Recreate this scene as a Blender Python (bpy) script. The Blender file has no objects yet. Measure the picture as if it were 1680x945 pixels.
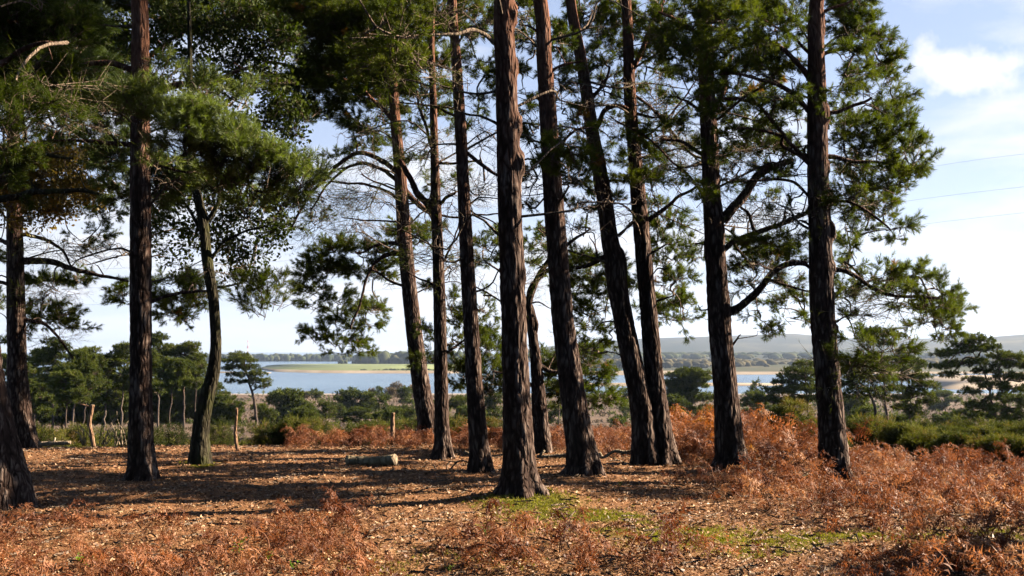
import bpy, math, time
import numpy as np
from mathutils import Vector
T_START = time.time()
rad = math.radians
S = bpy.context.scene
C = S.collection

# ------------------------------------------------------------------ camera
F = 1800.0                       # focal length in pixels of the 1680 px wide photograph
PITCH = math.atan(102.5 / F)
EYE = 1.6
cam = bpy.data.cameras.new("camera")
cam.sensor_width = 36.0
cam.lens = 36.0 * F / 1680.0
cam.clip_start = 0.1
cam.clip_end = 30000.0
camo = bpy.data.objects.new("camera", cam)
camo.location = (0, 0, EYE)
camo.rotation_euler = (math.pi / 2 + PITCH, 0, 0)
C.objects.link(camo)
S.camera = camo

# ------------------------------------------------------------------ picture <-> world
cp, sp_ = math.cos(PITCH), math.sin(PITCH)
def P(px, py, d):
    """world point seen at photo pixel (px,py) standing d metres away along Y"""
    u = (px - 840.0) / F; v = (472.5 - py) / F
    dy = cp - v * sp_; dz = sp_ + v * cp
    k = d / dy
    return np.array((u * k, d, EYE + dz * k))
def ground_d(py):
    v = (472.5 - py) / F
    return -EYE / ((sp_ + v * cp) / (cp - v * sp_))
def project(x, y, z):
    zz = z - EYE
    f = y * cp + zz * sp_; up = -y * sp_ + zz * cp
    return 840 + F * x / f, 472.5 - F * up / f
def in_poly(px, py, poly):
    poly = np.asarray(poly, float); n = len(poly)
    inside = np.zeros(px.shape, bool)
    j = n - 1
    for i in range(n):
        xi, yi = poly[i]; xj, yj = poly[j]
        c = ((yi > py) != (yj > py)) & (px < (xj - xi) * (py - yi) / (yj - yi + 1e-12) + xi)
        inside ^= c
        j = i
    return inside

# ------------------------------------------------------------------ light
SUN_AZ = 16.0        # degrees beyond the picture plane, sun on the right
SUN_EL = 29.0
sd = Vector((math.cos(rad(SUN_AZ)) * math.cos(rad(SUN_EL)), math.sin(rad(SUN_AZ)) * math.cos(rad(SUN_EL)), math.sin(rad(SUN_EL))))
sun = bpy.data.lights.new("sun", 'SUN')
sun.energy = 5.0
sun.angle = rad(0.5)
sun.color = (1.0, 0.87, 0.70)
suno = bpy.data.objects.new("sun", sun)
suno.rotation_euler = sd.to_track_quat('Z', 'Y').to_euler()
suno.location = (30, 10, 30)
C.objects.link(suno)

world = bpy.data.worlds.new("World")
S.world = world
world.use_nodes = True
nt = world.node_tree
nt.nodes.clear()
def N(t, typ, **kw):
    n = t.nodes.new(typ)
    for k, v in kw.items():
        if k.startswith("i_"):
            n.inputs[int(k[2:]) if k[2:].isdigit() else k[2:].replace("_", " ")].default_value = v
        else:
            setattr(n, k, v)
    return n
def link(t, a, b): t.links.new(a, b)
def ramp(t, stops, fac=None, interp='LINEAR'):
    r = t.nodes.new('ShaderNodeValToRGB'); r.color_ramp.interpolation = interp
    while len(r.color_ramp.elements) < len(stops): r.color_ramp.elements.new(0.5)
    for e, (p, c) in zip(r.color_ramp.elements, stops):
        e.position = p; e.color = (c[0], c[1], c[2], 1) if len(c) == 3 else c
    if fac is not None: t.links.new(fac, r.inputs[0])
    return r
def mixc(t, f, a, b, mode='MIX'):
    m = t.nodes.new('ShaderNodeMix'); m.data_type = 'RGBA'; m.blend_type = mode
    for i, v in ((0, f), (6, a), (7, b)):
        if hasattr(v, 'links'): t.links.new(v, m.inputs[i])
        elif i == 0: m.inputs[0].default_value = v
        else: m.inputs[i].default_value = (*v[:3], 1)
    return m.outputs[2]
def math_(t, op, a, b=None, c=None, clamp=False):
    m = t.nodes.new('ShaderNodeMath'); m.operation = op; m.use_clamp = clamp
    for i, v in enumerate((a, b, c)):
        if v is None: continue
        if hasattr(v, 'links'): t.links.new(v, m.inputs[i])
        else: m.inputs[i].default_value = v
    return m.outputs[0]

sky = N(nt, 'ShaderNodeTexSky')
sky.sky_type = 'NISHITA'
sky.sun_disc = False
sky.sun_elevation = rad(SUN_EL)
sky.sun_rotation = rad(90 - SUN_AZ)
sky.altitude = 20
sky.air_density = 0.55
sky.dust_density = 0.3
sky.ozone_density = 1.5
geo = N(nt, 'ShaderNodeNewGeometry')
sep = N(nt, 'ShaderNodeSeparateXYZ'); link(nt, geo.outputs['Incoming'], sep.inputs[0])
upz = math_(nt, 'MULTIPLY', sep.outputs[2], -1.0)
dx = math_(nt, 'MULTIPLY', sep.outputs[0], -1.0); dy = math_(nt, 'MULTIPLY', sep.outputs[1], -1.0)
den = math_(nt, 'ADD', math_(nt, 'MAXIMUM', upz, 0.0), 0.11)
cx = math_(nt, 'DIVIDE', dx, den); cy = math_(nt, 'DIVIDE', dy, den)
comb = N(nt, 'ShaderNodeCombineXYZ'); link(nt, cx, comb.inputs[0]); link(nt, cy, comb.inputs[1])
cn = N(nt, 'ShaderNodeTexNoise', i_Scale=0.85, i_Detail=9.0, i_Roughness=0.56, i_Distortion=0.35)
mp = N(nt, 'ShaderNodeMapping'); mp.inputs['Location'].default_value = (0.37, 1.9, 0.0)
link(nt, comb.outputs[0], mp.inputs[0]); link(nt, mp.outputs[0], cn.inputs['Vector'])
low = math_(nt, 'SUBTRACT', 1.0, math_(nt, 'DIVIDE', upz, 0.34), clamp=True)          # more cloud low down
cover = math_(nt, 'ADD', cn.outputs[0], math_(nt, 'MULTIPLY', low, 0.17))
cmask = ramp(nt, [(0.555, (0, 0, 0)), (0.70, (1, 1, 1))], cover)
CLOUD = 5.0
cloudcol = mixc(nt, 1.0, (CLOUD, CLOUD * 1.0, CLOUD * 1.03), (1, 1, 1), 'MULTIPLY')
# thin pale veil that whitens the blue ahead
SKYMUL = 1.0
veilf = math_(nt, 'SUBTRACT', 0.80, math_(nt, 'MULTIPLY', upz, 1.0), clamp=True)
bank = math_(nt, 'ADD', math_(nt, 'MULTIPLY', dy, 2.0), -0.15, clamp=True)      # veil and cloud only ahead; sides and back darkened to cut fill light
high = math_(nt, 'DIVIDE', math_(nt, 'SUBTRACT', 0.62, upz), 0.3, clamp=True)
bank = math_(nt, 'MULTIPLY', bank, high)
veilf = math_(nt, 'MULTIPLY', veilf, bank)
pale = math_(nt, 'SUBTRACT', 1.0, math_(nt, 'DIVIDE', upz, 0.22), clamp=True)         # paler towards the horizon
vcol = mixc(nt, pale, (3.15, 3.65, 4.75), (4.25, 4.45, 4.8))
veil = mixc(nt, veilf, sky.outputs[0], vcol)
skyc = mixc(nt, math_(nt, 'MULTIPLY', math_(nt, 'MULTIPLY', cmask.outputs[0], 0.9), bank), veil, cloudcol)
# one cumulus over the hills on the right
cc_ = P(1605, 112, 1000.0) - np.array((0, 0, EYE)); cc_ = cc_ / np.linalg.norm(cc_)
ccx = math_(nt, 'MULTIPLY', math_(nt, 'SUBTRACT', math_(nt, 'DIVIDE', dx, dy), float(cc_[0] / cc_[1])), 1 / 0.062)
ccz = math_(nt, 'MULTIPLY', math_(nt, 'SUBTRACT', math_(nt, 'DIVIDE', upz, dy), float(cc_[2] / cc_[1])), 1 / 0.028)
rr_ = math_(nt, 'SQRT', math_(nt, 'ADD', math_(nt, 'MULTIPLY', ccx, ccx), math_(nt, 'MULTIPLY', ccz, ccz)))
pn = N(nt, 'ShaderNodeTexNoise', i_Scale=26.0, i_Detail=6.0, i_Roughness=0.55); nv = N(nt, 'ShaderNodeCombineXYZ')
link(nt, dx, nv.inputs[0]); link(nt, dy, nv.inputs[1]); link(nt, upz, nv.inputs[2]); link(nt, nv.outputs[0], pn.inputs['Vector'])
pf = math_(nt, 'SUBTRACT', math_(nt, 'ADD', 1.0, math_(nt, 'MULTIPLY', math_(nt, 'SUBTRACT', pn.outputs[0], 0.5), 2.6)), rr_)
pf = math_(nt, 'MULTIPLY', math_(nt, 'MULTIPLY', pf, 2.2, clamp=True), math_(nt, 'GREATER_THAN', dy, 0.2))
skyc = mixc(nt, math_(nt, 'MULTIPLY', pf, .95), skyc, (5.1, 5.1, 5.2))
bg = N(nt, 'ShaderNodeBackground')
bg.inputs[1].default_value = 0.05
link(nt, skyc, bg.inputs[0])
wo = N(nt, 'ShaderNodeOutputWorld'); link(nt, bg.outputs[0], wo.inputs[0])

S.view_settings.view_transform = 'Standard'
S.view_settings.look = 'None'
S.view_settings.gamma = 1.0
S.view_settings.use_curve_mapping = False
S.view_settings.exposure = 2.05
S.render.engine = 'CYCLES'
S.cycles.use_denoising = True
S.cycles.max_bounces = 5
S.cycles.diffuse_bounces = 0
S.cycles.glossy_bounces = 2
S.cycles.transmission_bounces = 3
S.cycles.transparent_max_bounces = 4
S.cycles.volume_bounces = 0
S.cycles.volume_step_rate = 4.0
S.cycles.use_adaptive_sampling = True
S.cycles.adaptive_threshold = 0.02
S.cycles.caustics_reflective = False
S.cycles.caustics_refractive = False

# ------------------------------------------------------------------ noise
def _h(ix, iy, iz, seed):
    h = (ix.astype(np.int64) * 374761393 + iy.astype(np.int64) * 668265263 + iz.astype(np.int64) * 2147483647 + seed * 144665) & 0xffffffff
    h = ((h ^ (h >> 13)) * 1274126177) & 0xffffffff
    h = (h ^ (h >> 16)) & 0xffffffff
    h = (h * 2246822519) & 0xffffffff
    h ^= h >> 15
    return (h & 0xffffff) / float(0xffffff)
def vnoise(p, seed=0):
    p = np.asarray(p, float)
    i = np.floor(p); f = p - i
    f = f * f * (3 - 2 * f)
    ix, iy, iz = i[:, 0], i[:, 1], i[:, 2]
    r = 0
    for a in (0, 1):
        wx = f[:, 0] if a else 1 - f[:, 0]
        for b in (0, 1):
            wy = f[:, 1] if b else 1 - f[:, 1]
            for c in (0, 1):
                wz = f[:, 2] if c else 1 - f[:, 2]
                r = r + wx * wy * wz * _h(ix + a, iy + b, iz + c, seed)
    return r
def fbm(p, oct=4, seed=0, rough=0.5):
    p = np.asarray(p, float)
    a, s, r = 1.0, 0.0, 0.0
    for o in range(oct):
        r = r + a * vnoise(p * (2 ** o) + 17.3 * o, seed + o); s += a; a *= rough
    return r / s
def n2(x, y, sc, seed=0, oct=3):
    x = np.asarray(x, float); y = np.asarray(y, float)
    return fbm(np.stack([x.ravel() * sc, y.ravel() * sc, np.zeros(x.size) + 0.5], 1), oct, seed).reshape(x.shape)

# ------------------------------------------------------------------ mesh builder
class MB:
    def __init__(s): s.v = []; s.f = []; s.n = 0; s.m = []; s.t = []
    def add(s, v, f, mat=0, tint=None):
        v = np.asarray(v, np.float32).reshape(-1, 3); f = np.asarray(f, np.int64)
        if len(v) == 0 or len(f) == 0: return
        s.v.append(v); s.f.append(f + s.n); s.n += len(v)
        s.m.append(np.full(len(f), mat, np.int32) if np.isscalar(mat) else np.asarray(mat, np.int32))
        if tint is None: tint = 0.5
        s.t.append(np.full(len(v), tint, np.float32) if np.isscalar(tint) else np.asarray(tint, np.float32))
    def build(s, name, mats, parent=None, smooth=False, origin=None):
        me = bpy.data.meshes.new(name)
        v = np.concatenate(s.v)
        if origin is not None: v = v - np.asarray(origin, np.float32)
        loops = np.concatenate([f.ravel() for f in s.f]).astype(np.int32)
        tot = np.concatenate([np.full(len(f), f.shape[1], np.int32) for f in s.f])
        start = np.concatenate([[0], np.cumsum(tot)[:-1]]).astype(np.int32)
        me.vertices.add(len(v)); me.vertices.foreach_set('co', v.astype(np.float32).ravel())
        me.loops.add(len(loops)); me.loops.foreach_set('vertex_index', loops)
        me.polygons.add(len(tot)); me.polygons.foreach_set('loop_start', start)
        me.polygons.foreach_set('material_index', np.concatenate(s.m))
        if smooth: me.polygons.foreach_set('use_smooth', np.ones(len(tot), bool))
        a = me.attributes.new('tint', 'FLOAT', 'POINT'); a.data.foreach_set('value', np.concatenate(s.t))
        me.update(calc_edges=True)
        for m in (mats if isinstance(mats, (list, tuple)) else [mats]): me.materials.append(m)
        o = bpy.data.objects.new(name, me); C.objects.link(o)
        if origin is not None and parent is None: o.location = origin
        if parent is not None: o.parent = parent
        return o
def tag(o, label=None, cat=None, group=None, kind=None):
    if label: o['label'] = label
    if cat: o['category'] = cat
    if group: o['group'] = group
    if kind: o['kind'] = kind
    return o
def empty(name, loc, label, cat, group=None):
    o = bpy.data.objects.new(name, None); C.objects.link(o); o.location = tuple(float(q) for q in loc)
    o.empty_display_size = 0.2
    return tag(o, label, cat, group)

def norm(a): return a / (np.linalg.norm(a, axis=-1, keepdims=True) + 1e-9)
def frames(pts):
    pts = np.asarray(pts, float)
    t = norm(np.gradient(pts, axis=0))
    ref = np.array((1.0, 0, 0)) if abs(t[0][0]) < 0.9 else np.array((0, 1.0, 0))
    U = np.zeros_like(t); V = np.zeros_like(t)
    u = ref - t[0] * ref.dot(t[0]); u /= np.linalg.norm(u)
    for i in range(len(t)):
        u = u - t[i] * u.dot(t[i]); u /= (np.linalg.norm(u) + 1e-9)
        U[i] = u; V[i] = np.cross(t[i], u)
    return t, U, V
def tube(pts, radii, sides=6, cap=True):
    pts = np.asarray(pts, float); n = len(pts)
    t, U, V = frames(pts)
    a = np.arange(sides) * 2 * math.pi / sides
    r = np.asarray(radii, float)
    if r.ndim == 1: r = r[:, None]
    v = pts[:, None] + (U[:, None] * np.cos(a)[None, :, None] + V[:, None] * np.sin(a)[None, :, None]) * r[:, :, None] if r.shape[1] > 1 else \
        pts[:, None] + (U[:, None] * np.cos(a)[None, :, None] + V[:, None] * np.sin(a)[None, :, None]) * r[:, :, None]
    i = np.arange(n - 1)[:, None] * sides; j = np.arange(sides)[None]
    k = (np.arange(sides) + 1) % sides
    f = np.stack([i + j, i + k[None], i + sides + k[None], i + sides + j], -1).reshape(-1, 4)
    return v.reshape(-1, 3), f
def smooth_path(pts, n):
    """Catmull-Rom through pts, n samples per span; pts may carry extra columns"""
    p = np.asarray(pts, float)
    if len(p) < 3:
        t = np.linspace(0, 1, n + 1)[:, None]
        return p[0] * (1 - t) + p[-1] * t
    q = np.vstack([2 * p[0] - p[1], p, 2 * p[-1] - p[-2]])
    out = []
    for i in range(1, len(q) - 2):
        a, b, c, d = q[i - 1], q[i], q[i + 1], q[i + 2]
        for s in np.arange(n) / n:
            out.append(0.5 * ((2 * b) + (-a + c) * s + (2 * a - 5 * b + 4 * c - d) * s * s + (-a + 3 * b - 3 * c + d) * s ** 3))
    out.append(p[-1])
    return np.array(out)
def resample(p, step):
    d = np.concatenate([[0], np.cumsum(np.linalg.norm(np.diff(p[:, :3], axis=0), axis=1))])
    n = max(2, int(d[-1] / step) + 1)
    s = np.linspace(0, d[-1], n)
    return np.stack([np.interp(s, d, p[:, k]) for k in range(p.shape[1])], 1)

# instancing of a prototype (verts, faces, mat, tintoffset) at many frames into arrays
def rots(direction, spin):
    """rotation matrices taking +Z to direction with a spin about it"""
    z = norm(direction)
    ref = np.where(np.abs(z[:, 2:3]) < 0.95, np.array([[0, 0, 1.0]]), np.array([[1.0, 0, 0]]))
    x = norm(np.cross(ref, z)); y = np.cross(z, x)
    c = np.cos(spin)[:, None]; s = np.sin(spin)[:, None]
    X = x * c + y * s; Y = -x * s + y * c
    return np.stack([X, Y, z], -1)          # columns
def scatter(mb, protos, pos, direction, scale, rng, tint=None, spin=None):
    n = len(pos)
    if n == 0: return
    which = rng.integers(0, len(protos), n)
    if spin is None: spin = rng.random(n) * 2 * math.pi
    R = rots(np.asarray(direction, float), spin)
    if tint is None: tint = rng.random(n)
    scale = np.broadcast_to(scale, (n,))
    for k, (pv, parts) in enumerate(protos):
        idx = np.nonzero(which == k)[0]
        if len(idx) == 0: continue
        v = np.einsum('nij,vj->nvi', R[idx], pv) * scale[idx, None, None] + pos[idx, None, :]
        nv = len(pv); off = (np.arange(len(idx)) * nv)[:, None, None]
        base = mb.n
        first = True
        for (pf, mat) in parts:
            f = (pf[None] + off).reshape(-1, pf.shape[1])
            if first:
                mb.add(v.reshape(-1, 3), f, mat, np.repeat(tint[idx], nv)); first = False
            else:
                mb.f.append(f + base); mb.m.append(np.full(len(f), mat, np.int32))

# ------------------------------------------------------------------ materials
def new_mat(name):
    m = bpy.data.materials.new(name); m.use_nodes = True
    t = m.node_tree; t.nodes.clear()
    out = N(t, 'ShaderNodeOutputMaterial')
    return m, t, out
def principled(t, out, rough=0.85, spec=0.25):
    b = N(t, 'ShaderNodeBsdfPrincipled')
    b.inputs['Roughness'].default_value = rough
    b.inputs['Specular IOR Level'].default_value = spec
    link(t, b.outputs[0], out.inputs[0])
    return b
def attr(t, name='tint'):
    return N(t, 'ShaderNodeAttribute', attribute_name=name).outputs['Fac']
def leaf_mat(name, stops, transl=0.38, rough=0.65, spec=0.10, tcol=(1.2, 1.3, 0.35)):
    m, t, out = new_mat(name)
    col = ramp(t, stops, attr(t)).outputs[0]
    b = principled(t, out, rough, spec); link(t, col, b.inputs['Base Color'])
    tr = N(t, 'ShaderNodeBsdfTranslucent')
    link(t, mixc(t, 1.0, col, tcol, 'MULTIPLY'), tr.inputs[0])
    ms = N(t, 'ShaderNodeMixShader'); ms.inputs[0].default_value = transl
    link(t, b.outputs[0], ms.inputs[1]); link(t, tr.outputs[0], ms.inputs[2]); link(t, ms.outputs[0], out.inputs[0])
    return m
M = {}
M['needle'] = leaf_mat('pine_needles', [(0, (0.026, 0.038, 0.007)), (0.45, (0.062, 0.082, 0.011)), (0.8, (0.115, 0.130, 0.016)), (0.97, (0.17, 0.155, 0.025)), (1.0, (0.22, 0.10, 0.03))])
M['needle_blue'] = leaf_mat('grey_green_pine_needles', [(0, (0.050, 0.075, 0.020)), (0.5, (0.125, 0.160, 0.042)), (1.0, (0.22, 0.25, 0.080))], 0.35, 0.5, 0.25)
M['needle_far'] = leaf_mat('distant_pine_foliage', [(0, (0.022, 0.032, 0.008)), (0.5, (0.068, 0.084, 0.016)), (1.0, (0.14, 0.15, 0.030))], 0.25)
M['oak'] = leaf_mat('oak_leaves', [(0, (0.022, 0.034, 0.009)), (0.6, (0.048, 0.066, 0.014)), (0.9, (0.10, 0.11, 0.02)), (1.0, (0.30, 0.14, 0.04))], 0.3, 0.6, 0.12)
M['oak_gold'] = leaf_mat('autumn_oak_leaves', [(0, (0.07, 0.075, 0.018)), (0.5, (0.17, 0.12, 0.022)), (1.0, (0.30, 0.17, 0.025))], 0.45, 0.5, 0.3, (1.1, 1.0, 0.4))
M['gorse'] = leaf_mat('gorse_spines', [(0, (0.030, 0.042, 0.010)), (0.45, (0.080, 0.092, 0.016)), (0.75, (0.17, 0.165, 0.026)), (0.9, (0.20, 0.14, 0.035)), (1.0, (0.16, 0.085, 0.03))], 0.25)
M['bracken'] = leaf_mat('dead_bracken_fronds', [(0, (0.045, 0.015, 0.007)), (0.35, (0.18, 0.060, 0.024)), (0.7, (0.36, 0.150, 0.064)), (1.0, (0.68, 0.42, 0.22))], 0.35, 0.6, 0.3, (1.15, 0.95, 0.7))
M['bracken_gold'] = leaf_mat('turning_bracken_fronds', [(0, (0.30, 0.095, 0.018)), (0.5, (0.48, 0.17, 0.028)), (0.85, (0.55, 0.30, 0.04)), (1.0, (0.30, 0.32, 0.05))], 0.4, 0.6, 0.3, (1.15, 0.95, 0.5))
M['litter'] = leaf_mat('fallen_leaves', [(0, (0.08, 0.030, 0.012)), (0.35, (0.26, 0.120, 0.052)), (0.8, (0.43, 0.235, 0.11)), (1.0, (0.66, 0.45, 0.26))], 0.15, 0.55, 0.45, (1, 0.9, 0.7))
M['moss'] = leaf_mat('moss_tufts', [(0, (0.07, 0.065, 0.014)), (0.5, (0.19, 0.175, 0.022)), (1.0, (0.36, 0.32, 0.05))], 0.3)
M['seedling'] = leaf_mat('fresh_green_leaves', [(0, (0.10, 0.20, 0.02)), (1.0, (0.20, 0.34, 0.03))], 0.4)
M['birch'] = leaf_mat('bare_birch_twigs', [(0, (0.10, 0.07, 0.05)), (1.0, (0.26, 0.19, 0.13))], 0.15)

def bark(name, dark, mid, lite, upper=None, mossy=False, zlo=3.0, zhi=6.5, sc=1.0):
    m, t, out = new_mat(name)
    tc = N(t, 'ShaderNodeTexCoord')
    mp = N(t, 'ShaderNodeMapping'); mp.inputs['Scale'].default_value = (9 * sc, 9 * sc, 1.7 * sc)
    link(t, tc.outputs['Object'], mp.inputs[0])
    n1 = N(t, 'ShaderNodeTexNoise', i_Scale=1.0, i_Detail=8.0, i_Roughness=0.65, i_Distortion=0.5)
    link(t, mp.outputs[0], n1.inputs['Vector'])
    n2_ = N(t, 'ShaderNodeTexNoise', i_Scale=3.0, i_Detail=4.0)
    link(t, tc.outputs['Object'], n2_.inputs['Vector'])
    rid = attr(t, 'tint')
    # scaly plates with dark cracks
    wp = N(t, 'ShaderNodeVectorMath', operation='MULTIPLY_ADD'); link(t, n2_.outputs['Color'], wp.inputs[0]); wp.inputs[1].default_value = (.10, .10, .16); link(t, tc.outputs['Object'], wp.inputs[2])
    mp2 = N(t, 'ShaderNodeMapping'); mp2.inputs['Scale'].default_value = (20 * sc, 20 * sc, 4.2 * sc); link(t, wp.outputs[0], mp2.inputs[0])
    vo = N(t, 'ShaderNodeTexVoronoi', feature='DISTANCE_TO_EDGE'); vo.inputs['Scale'].default_value = 1.0; link(t, mp2.outputs[0], vo.inputs['Vector'])
    vc = N(t, 'ShaderNodeTexVoronoi', feature='F1'); vc.inputs['Scale'].default_value = 1.0; link(t, mp2.outputs[0], vc.inputs['Vector'])
    crack = math_(t, 'MULTIPLY', vo.outputs['Distance'], 4.5, clamp=True)
    cs = N(t, 'ShaderNodeSeparateColor'); link(t, vc.outputs['Color'], cs.inputs[0])
    fac = math_(t, 'ADD', math_(t, 'MULTIPLY', n1.outputs[0], 0.58), math_(t, 'MULTIPLY', rid, 0.22))
    fac = math_(t, 'ADD', fac, math_(t, 'MULTIPLY', math_(t, 'ADD', math_(t, 'MULTIPLY', crack, .75), math_(t, 'MULTIPLY', cs.outputs[0], .06)), 0.19))
    col = ramp(t, [(0.30, dark), (0.52, mid), (0.82, lite)], fac).outputs[0]
    if upper:
        ge = N(t, 'ShaderNodeNewGeometry'); sx = N(t, 'ShaderNodeSeparateXYZ'); link(t, ge.outputs['Position'], sx.inputs[0])
        z = math_(t, 'ADD', sx.outputs[2], math_(t, 'MULTIPLY', math_(t, 'SUBTRACT', n2_.outputs[0], 0.5), 5.0))
        zf = math_(t, 'DIVIDE', math_(t, 'SUBTRACT', z, zlo), zhi - zlo, clamp=True)
        uc = ramp(t, [(0.3, tuple(q * 0.5 for q in upper)), (0.55, upper), (0.85, tuple(min(1, q * 1.4) for q in upper))], fac).outputs[0]
        col = mixc(t, zf, col, uc)
    if mossy:
        mm = ramp(t, [(0.50, (0, 0, 0)), (0.62, (1, 1, 1))], n2_.outputs[0]).outputs[0]
        col = mixc(t, math_(t, 'MULTIPLY', mm, 0.6), col, (0.060, 0.060, 0.020))
    b = principled(t, out, 0.9, 0.06); link(t, col, b.inputs['Base Color'])
    bp = N(t, 'ShaderNodeBump', i_Strength=1.0, i_Distance=0.018)
    link(t, math_(t, 'ADD', math_(t, 'MULTIPLY', crack, .7), math_(t, 'MULTIPLY', n1.outputs[0], .6)), bp.inputs['Height']); link(t, bp.outputs[0], b.inputs['Normal'])
    return m
M['bark'] = bark('pine_bark', (0.012, 0.007, 0.0055), (0.064, 0.039, 0.029), (0.37, 0.275, 0.215), (0.18, 0.080, 0.046))
M['bark_oak'] = bark('ivy_tree_bark', (0.012, 0.010, 0.007), (0.040, 0.033, 0.020), (0.12, 0.10, 0.06), None, True)
M['bark_far'] = bark('distant_pine_bark', (0.04, 0.028, 0.022), (0.11, 0.08, 0.062), (0.24, 0.185, 0.145), (0.20, 0.11, 0.07), zlo=-2, zhi=2)
M['twig'] = bark('twig_bark', (0.07, 0.05, 0.035), (0.16, 0.115, 0.08), (0.30, 0.22, 0.16))
M['dead_wood'] = bark('dead_wood', (0.16, 0.115, 0.075), (0.36, 0.27, 0.18), (0.60, 0.50, 0.36), sc=1.4)
M['log'] = bark('weathered_log_wood', (0.16, 0.12, 0.06), (0.36, 0.28, 0.17), (0.60, 0.50, 0.33), None, False, sc=0.8)
M['stake'] = bark('stake_wood', (0.14, 0.08, 0.045), (0.34, 0.20, 0.12), (0.52, 0.34, 0.21), sc=1.2)

# ------------------------------------------------------------------ terrain height
WATER = -18.4
_py = np.array([-60, 18.0, 20.5, 24, 30, 45, 60, 90, 150, 250, 350, 500, 530, 600, 900.0])
_pz = np.array([0.0, 0.0, -0.12, -0.7, -1.9, -4.0, -5.4, -7.2, -8.5, -11.7, -14.4, -18.0, -18.7, -22, -30.0])
def height(x, y, fine=True):
    x = np.asarray(x, float); y = np.asarray(y, float)
    sh = y - 0.5 * np.sin(x * 0.25) - np.clip(x, -30, 30) * 0.02
    sh = np.where(y > 480, y + 18 * (n2(x, y, 0.01, 5) - 0.5) + 0.02 * np.abs(x), sh)
    z = np.interp(sh, _py, _pz)
    rel = np.clip((y - 22) / 40, 0, 1)
    z = z + rel * (n2(x, y, 0.03, 9) - 0.5) * 1.2 * np.clip((470 - y) / 100, 0, 1)
    z = z + (n2(x, y, 0.35, 11) - 0.5) * 0.16 * np.clip((40 - y) / 10, 0, 1)
    z = z + .09 * np.exp(-((x - .1) ** 2 + (y - 11.9) ** 2) / .7) + .05 * np.exp(-((x - 2.9) ** 2 + (y - 14.2) ** 2) / .5) + .05 * np.exp(-((x - .9) ** 2 + (y - 13.6) ** 2) / .6)
    if fine: z = z + (n2(x, y, 3.5, 12) - 0.5) * 0.05 * np.clip((30 - y) / 8, 0, 1)
    return z
def moss_amount(x, y):
    """0..1 where moss grows: on the root mound of the big pine and in the open patch at the right"""
    px, py = project(x, y, np.zeros_like(x))
    m = np.zeros(x.shape)
    def blob(cx, cy, rx, ry, a=1.0):
        return a * np.exp(-(((px - cx) / rx) ** 2 + ((py - cy) / ry) ** 2) ** 1.5)
    for b in ((865, 832, 75, 11, 1.0), (930, 850, 110, 12, .85), (1015, 848, 45, 6, 1.0), (1010, 868, 130, 12, .6), (1180, 885, 160, 17, .8),
              (1330, 888, 150, 14, .9), (1480, 885, 130, 13, .55), (1240, 905, 130, 10, .7), (700, 925, 160, 20, .35), (1600, 880, 120, 12, .5), (328, 764, 26, 5, 1.3)):
        m = np.maximum(m, blob(*b))
    near = np.exp(-((x - .25) ** 2 + (y - 11.2) ** 2) / .8)
    m = m * 1.3 * np.clip((n2(x, y, 2.3, 31, 4) - 0.375 + .34 * near) * 4.0, 0, 1)
    return np.clip(m, 0, 1)

# ---- ground sheet
def axis(segs):
    out = []
    for a, b, st in segs: out.append(np.arange(a, b, st))
    out.append([segs[-1][1]])
    return np.concatenate(out)
xs = axis([(-900, -300, 60), (-300, -80, 20), (-80, -24, 4), (-24, -9, 0.5), (-9, 9, 0.075), (9, 24, 0.5), (24, 80, 4), (80, 300, 20), (300, 900, 60)])
ys = axis([(-60, 0, 6), (0, 6.5, 0.5), (6.5, 20, 0.07), (20, 30, 0.25), (30, 80, 1.5), (80, 200, 5), (200, 700, 12.5)])
X, Y = np.meshgrid(xs, ys)
Z = height(X, Y)
v = np.stack([X, Y, Z], -1).reshape(-1, 3)
nx, ny = len(xs), len(ys)
i = np.arange(ny - 1)[:, None] * nx + np.arange(nx - 1)[None]
f = np.stack([i, i + 1, i + nx + 1, i + nx], -1).reshape(-1, 4)
mb = MB(); mb.add(v, f, 0, moss_amount(X, Y).ravel())
m, t, out = new_mat('woodland_floor')
ge = N(t, 'ShaderNodeNewGeometry')
def noise(t, vec, sc, det=4.0, rough=0.5, dist=0.0):
    n = N(t, 'ShaderNodeTexNoise', i_Scale=sc, i_Detail=det, i_Roughness=rough, i_Distortion=dist)
    link(t, vec, n.inputs['Vector']); return n.outputs[0]
pos = ge.outputs['Position']
big = noise(t, pos, 0.6, 3); mid = noise(t, pos, 5, 5, .6); fin = noise(t, pos, 28, 6, .7)
soil = ramp(t, [(0.28, (0.05, 0.022, 0.010)), (0.5, (0.20, 0.090, 0.036)), (0.68, (0.34, 0.175, 0.080)), (0.85, (0.48, 0.31, 0.17))],
            math_(t, 'ADD', math_(t, 'MULTIPLY', fin, 0.6), math_(t, 'ADD', math_(t, 'MULTIPLY', mid, 0.3), math_(t, 'MULTIPLY', big, 0.15)))).outputs[0]
mossc = ramp(t, [(0.3, (0.08, 0.07, 0.015)), (0.6, (0.20, 0.185, 0.030))], fin).outputs[0]
col = mixc(t, math_(t, 'MULTIPLY', attr(t), 0.9), soil, mossc)
sx = N(t, 'ShaderNodeSeparateXYZ'); link(t, pos, sx.inputs[0])
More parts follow.
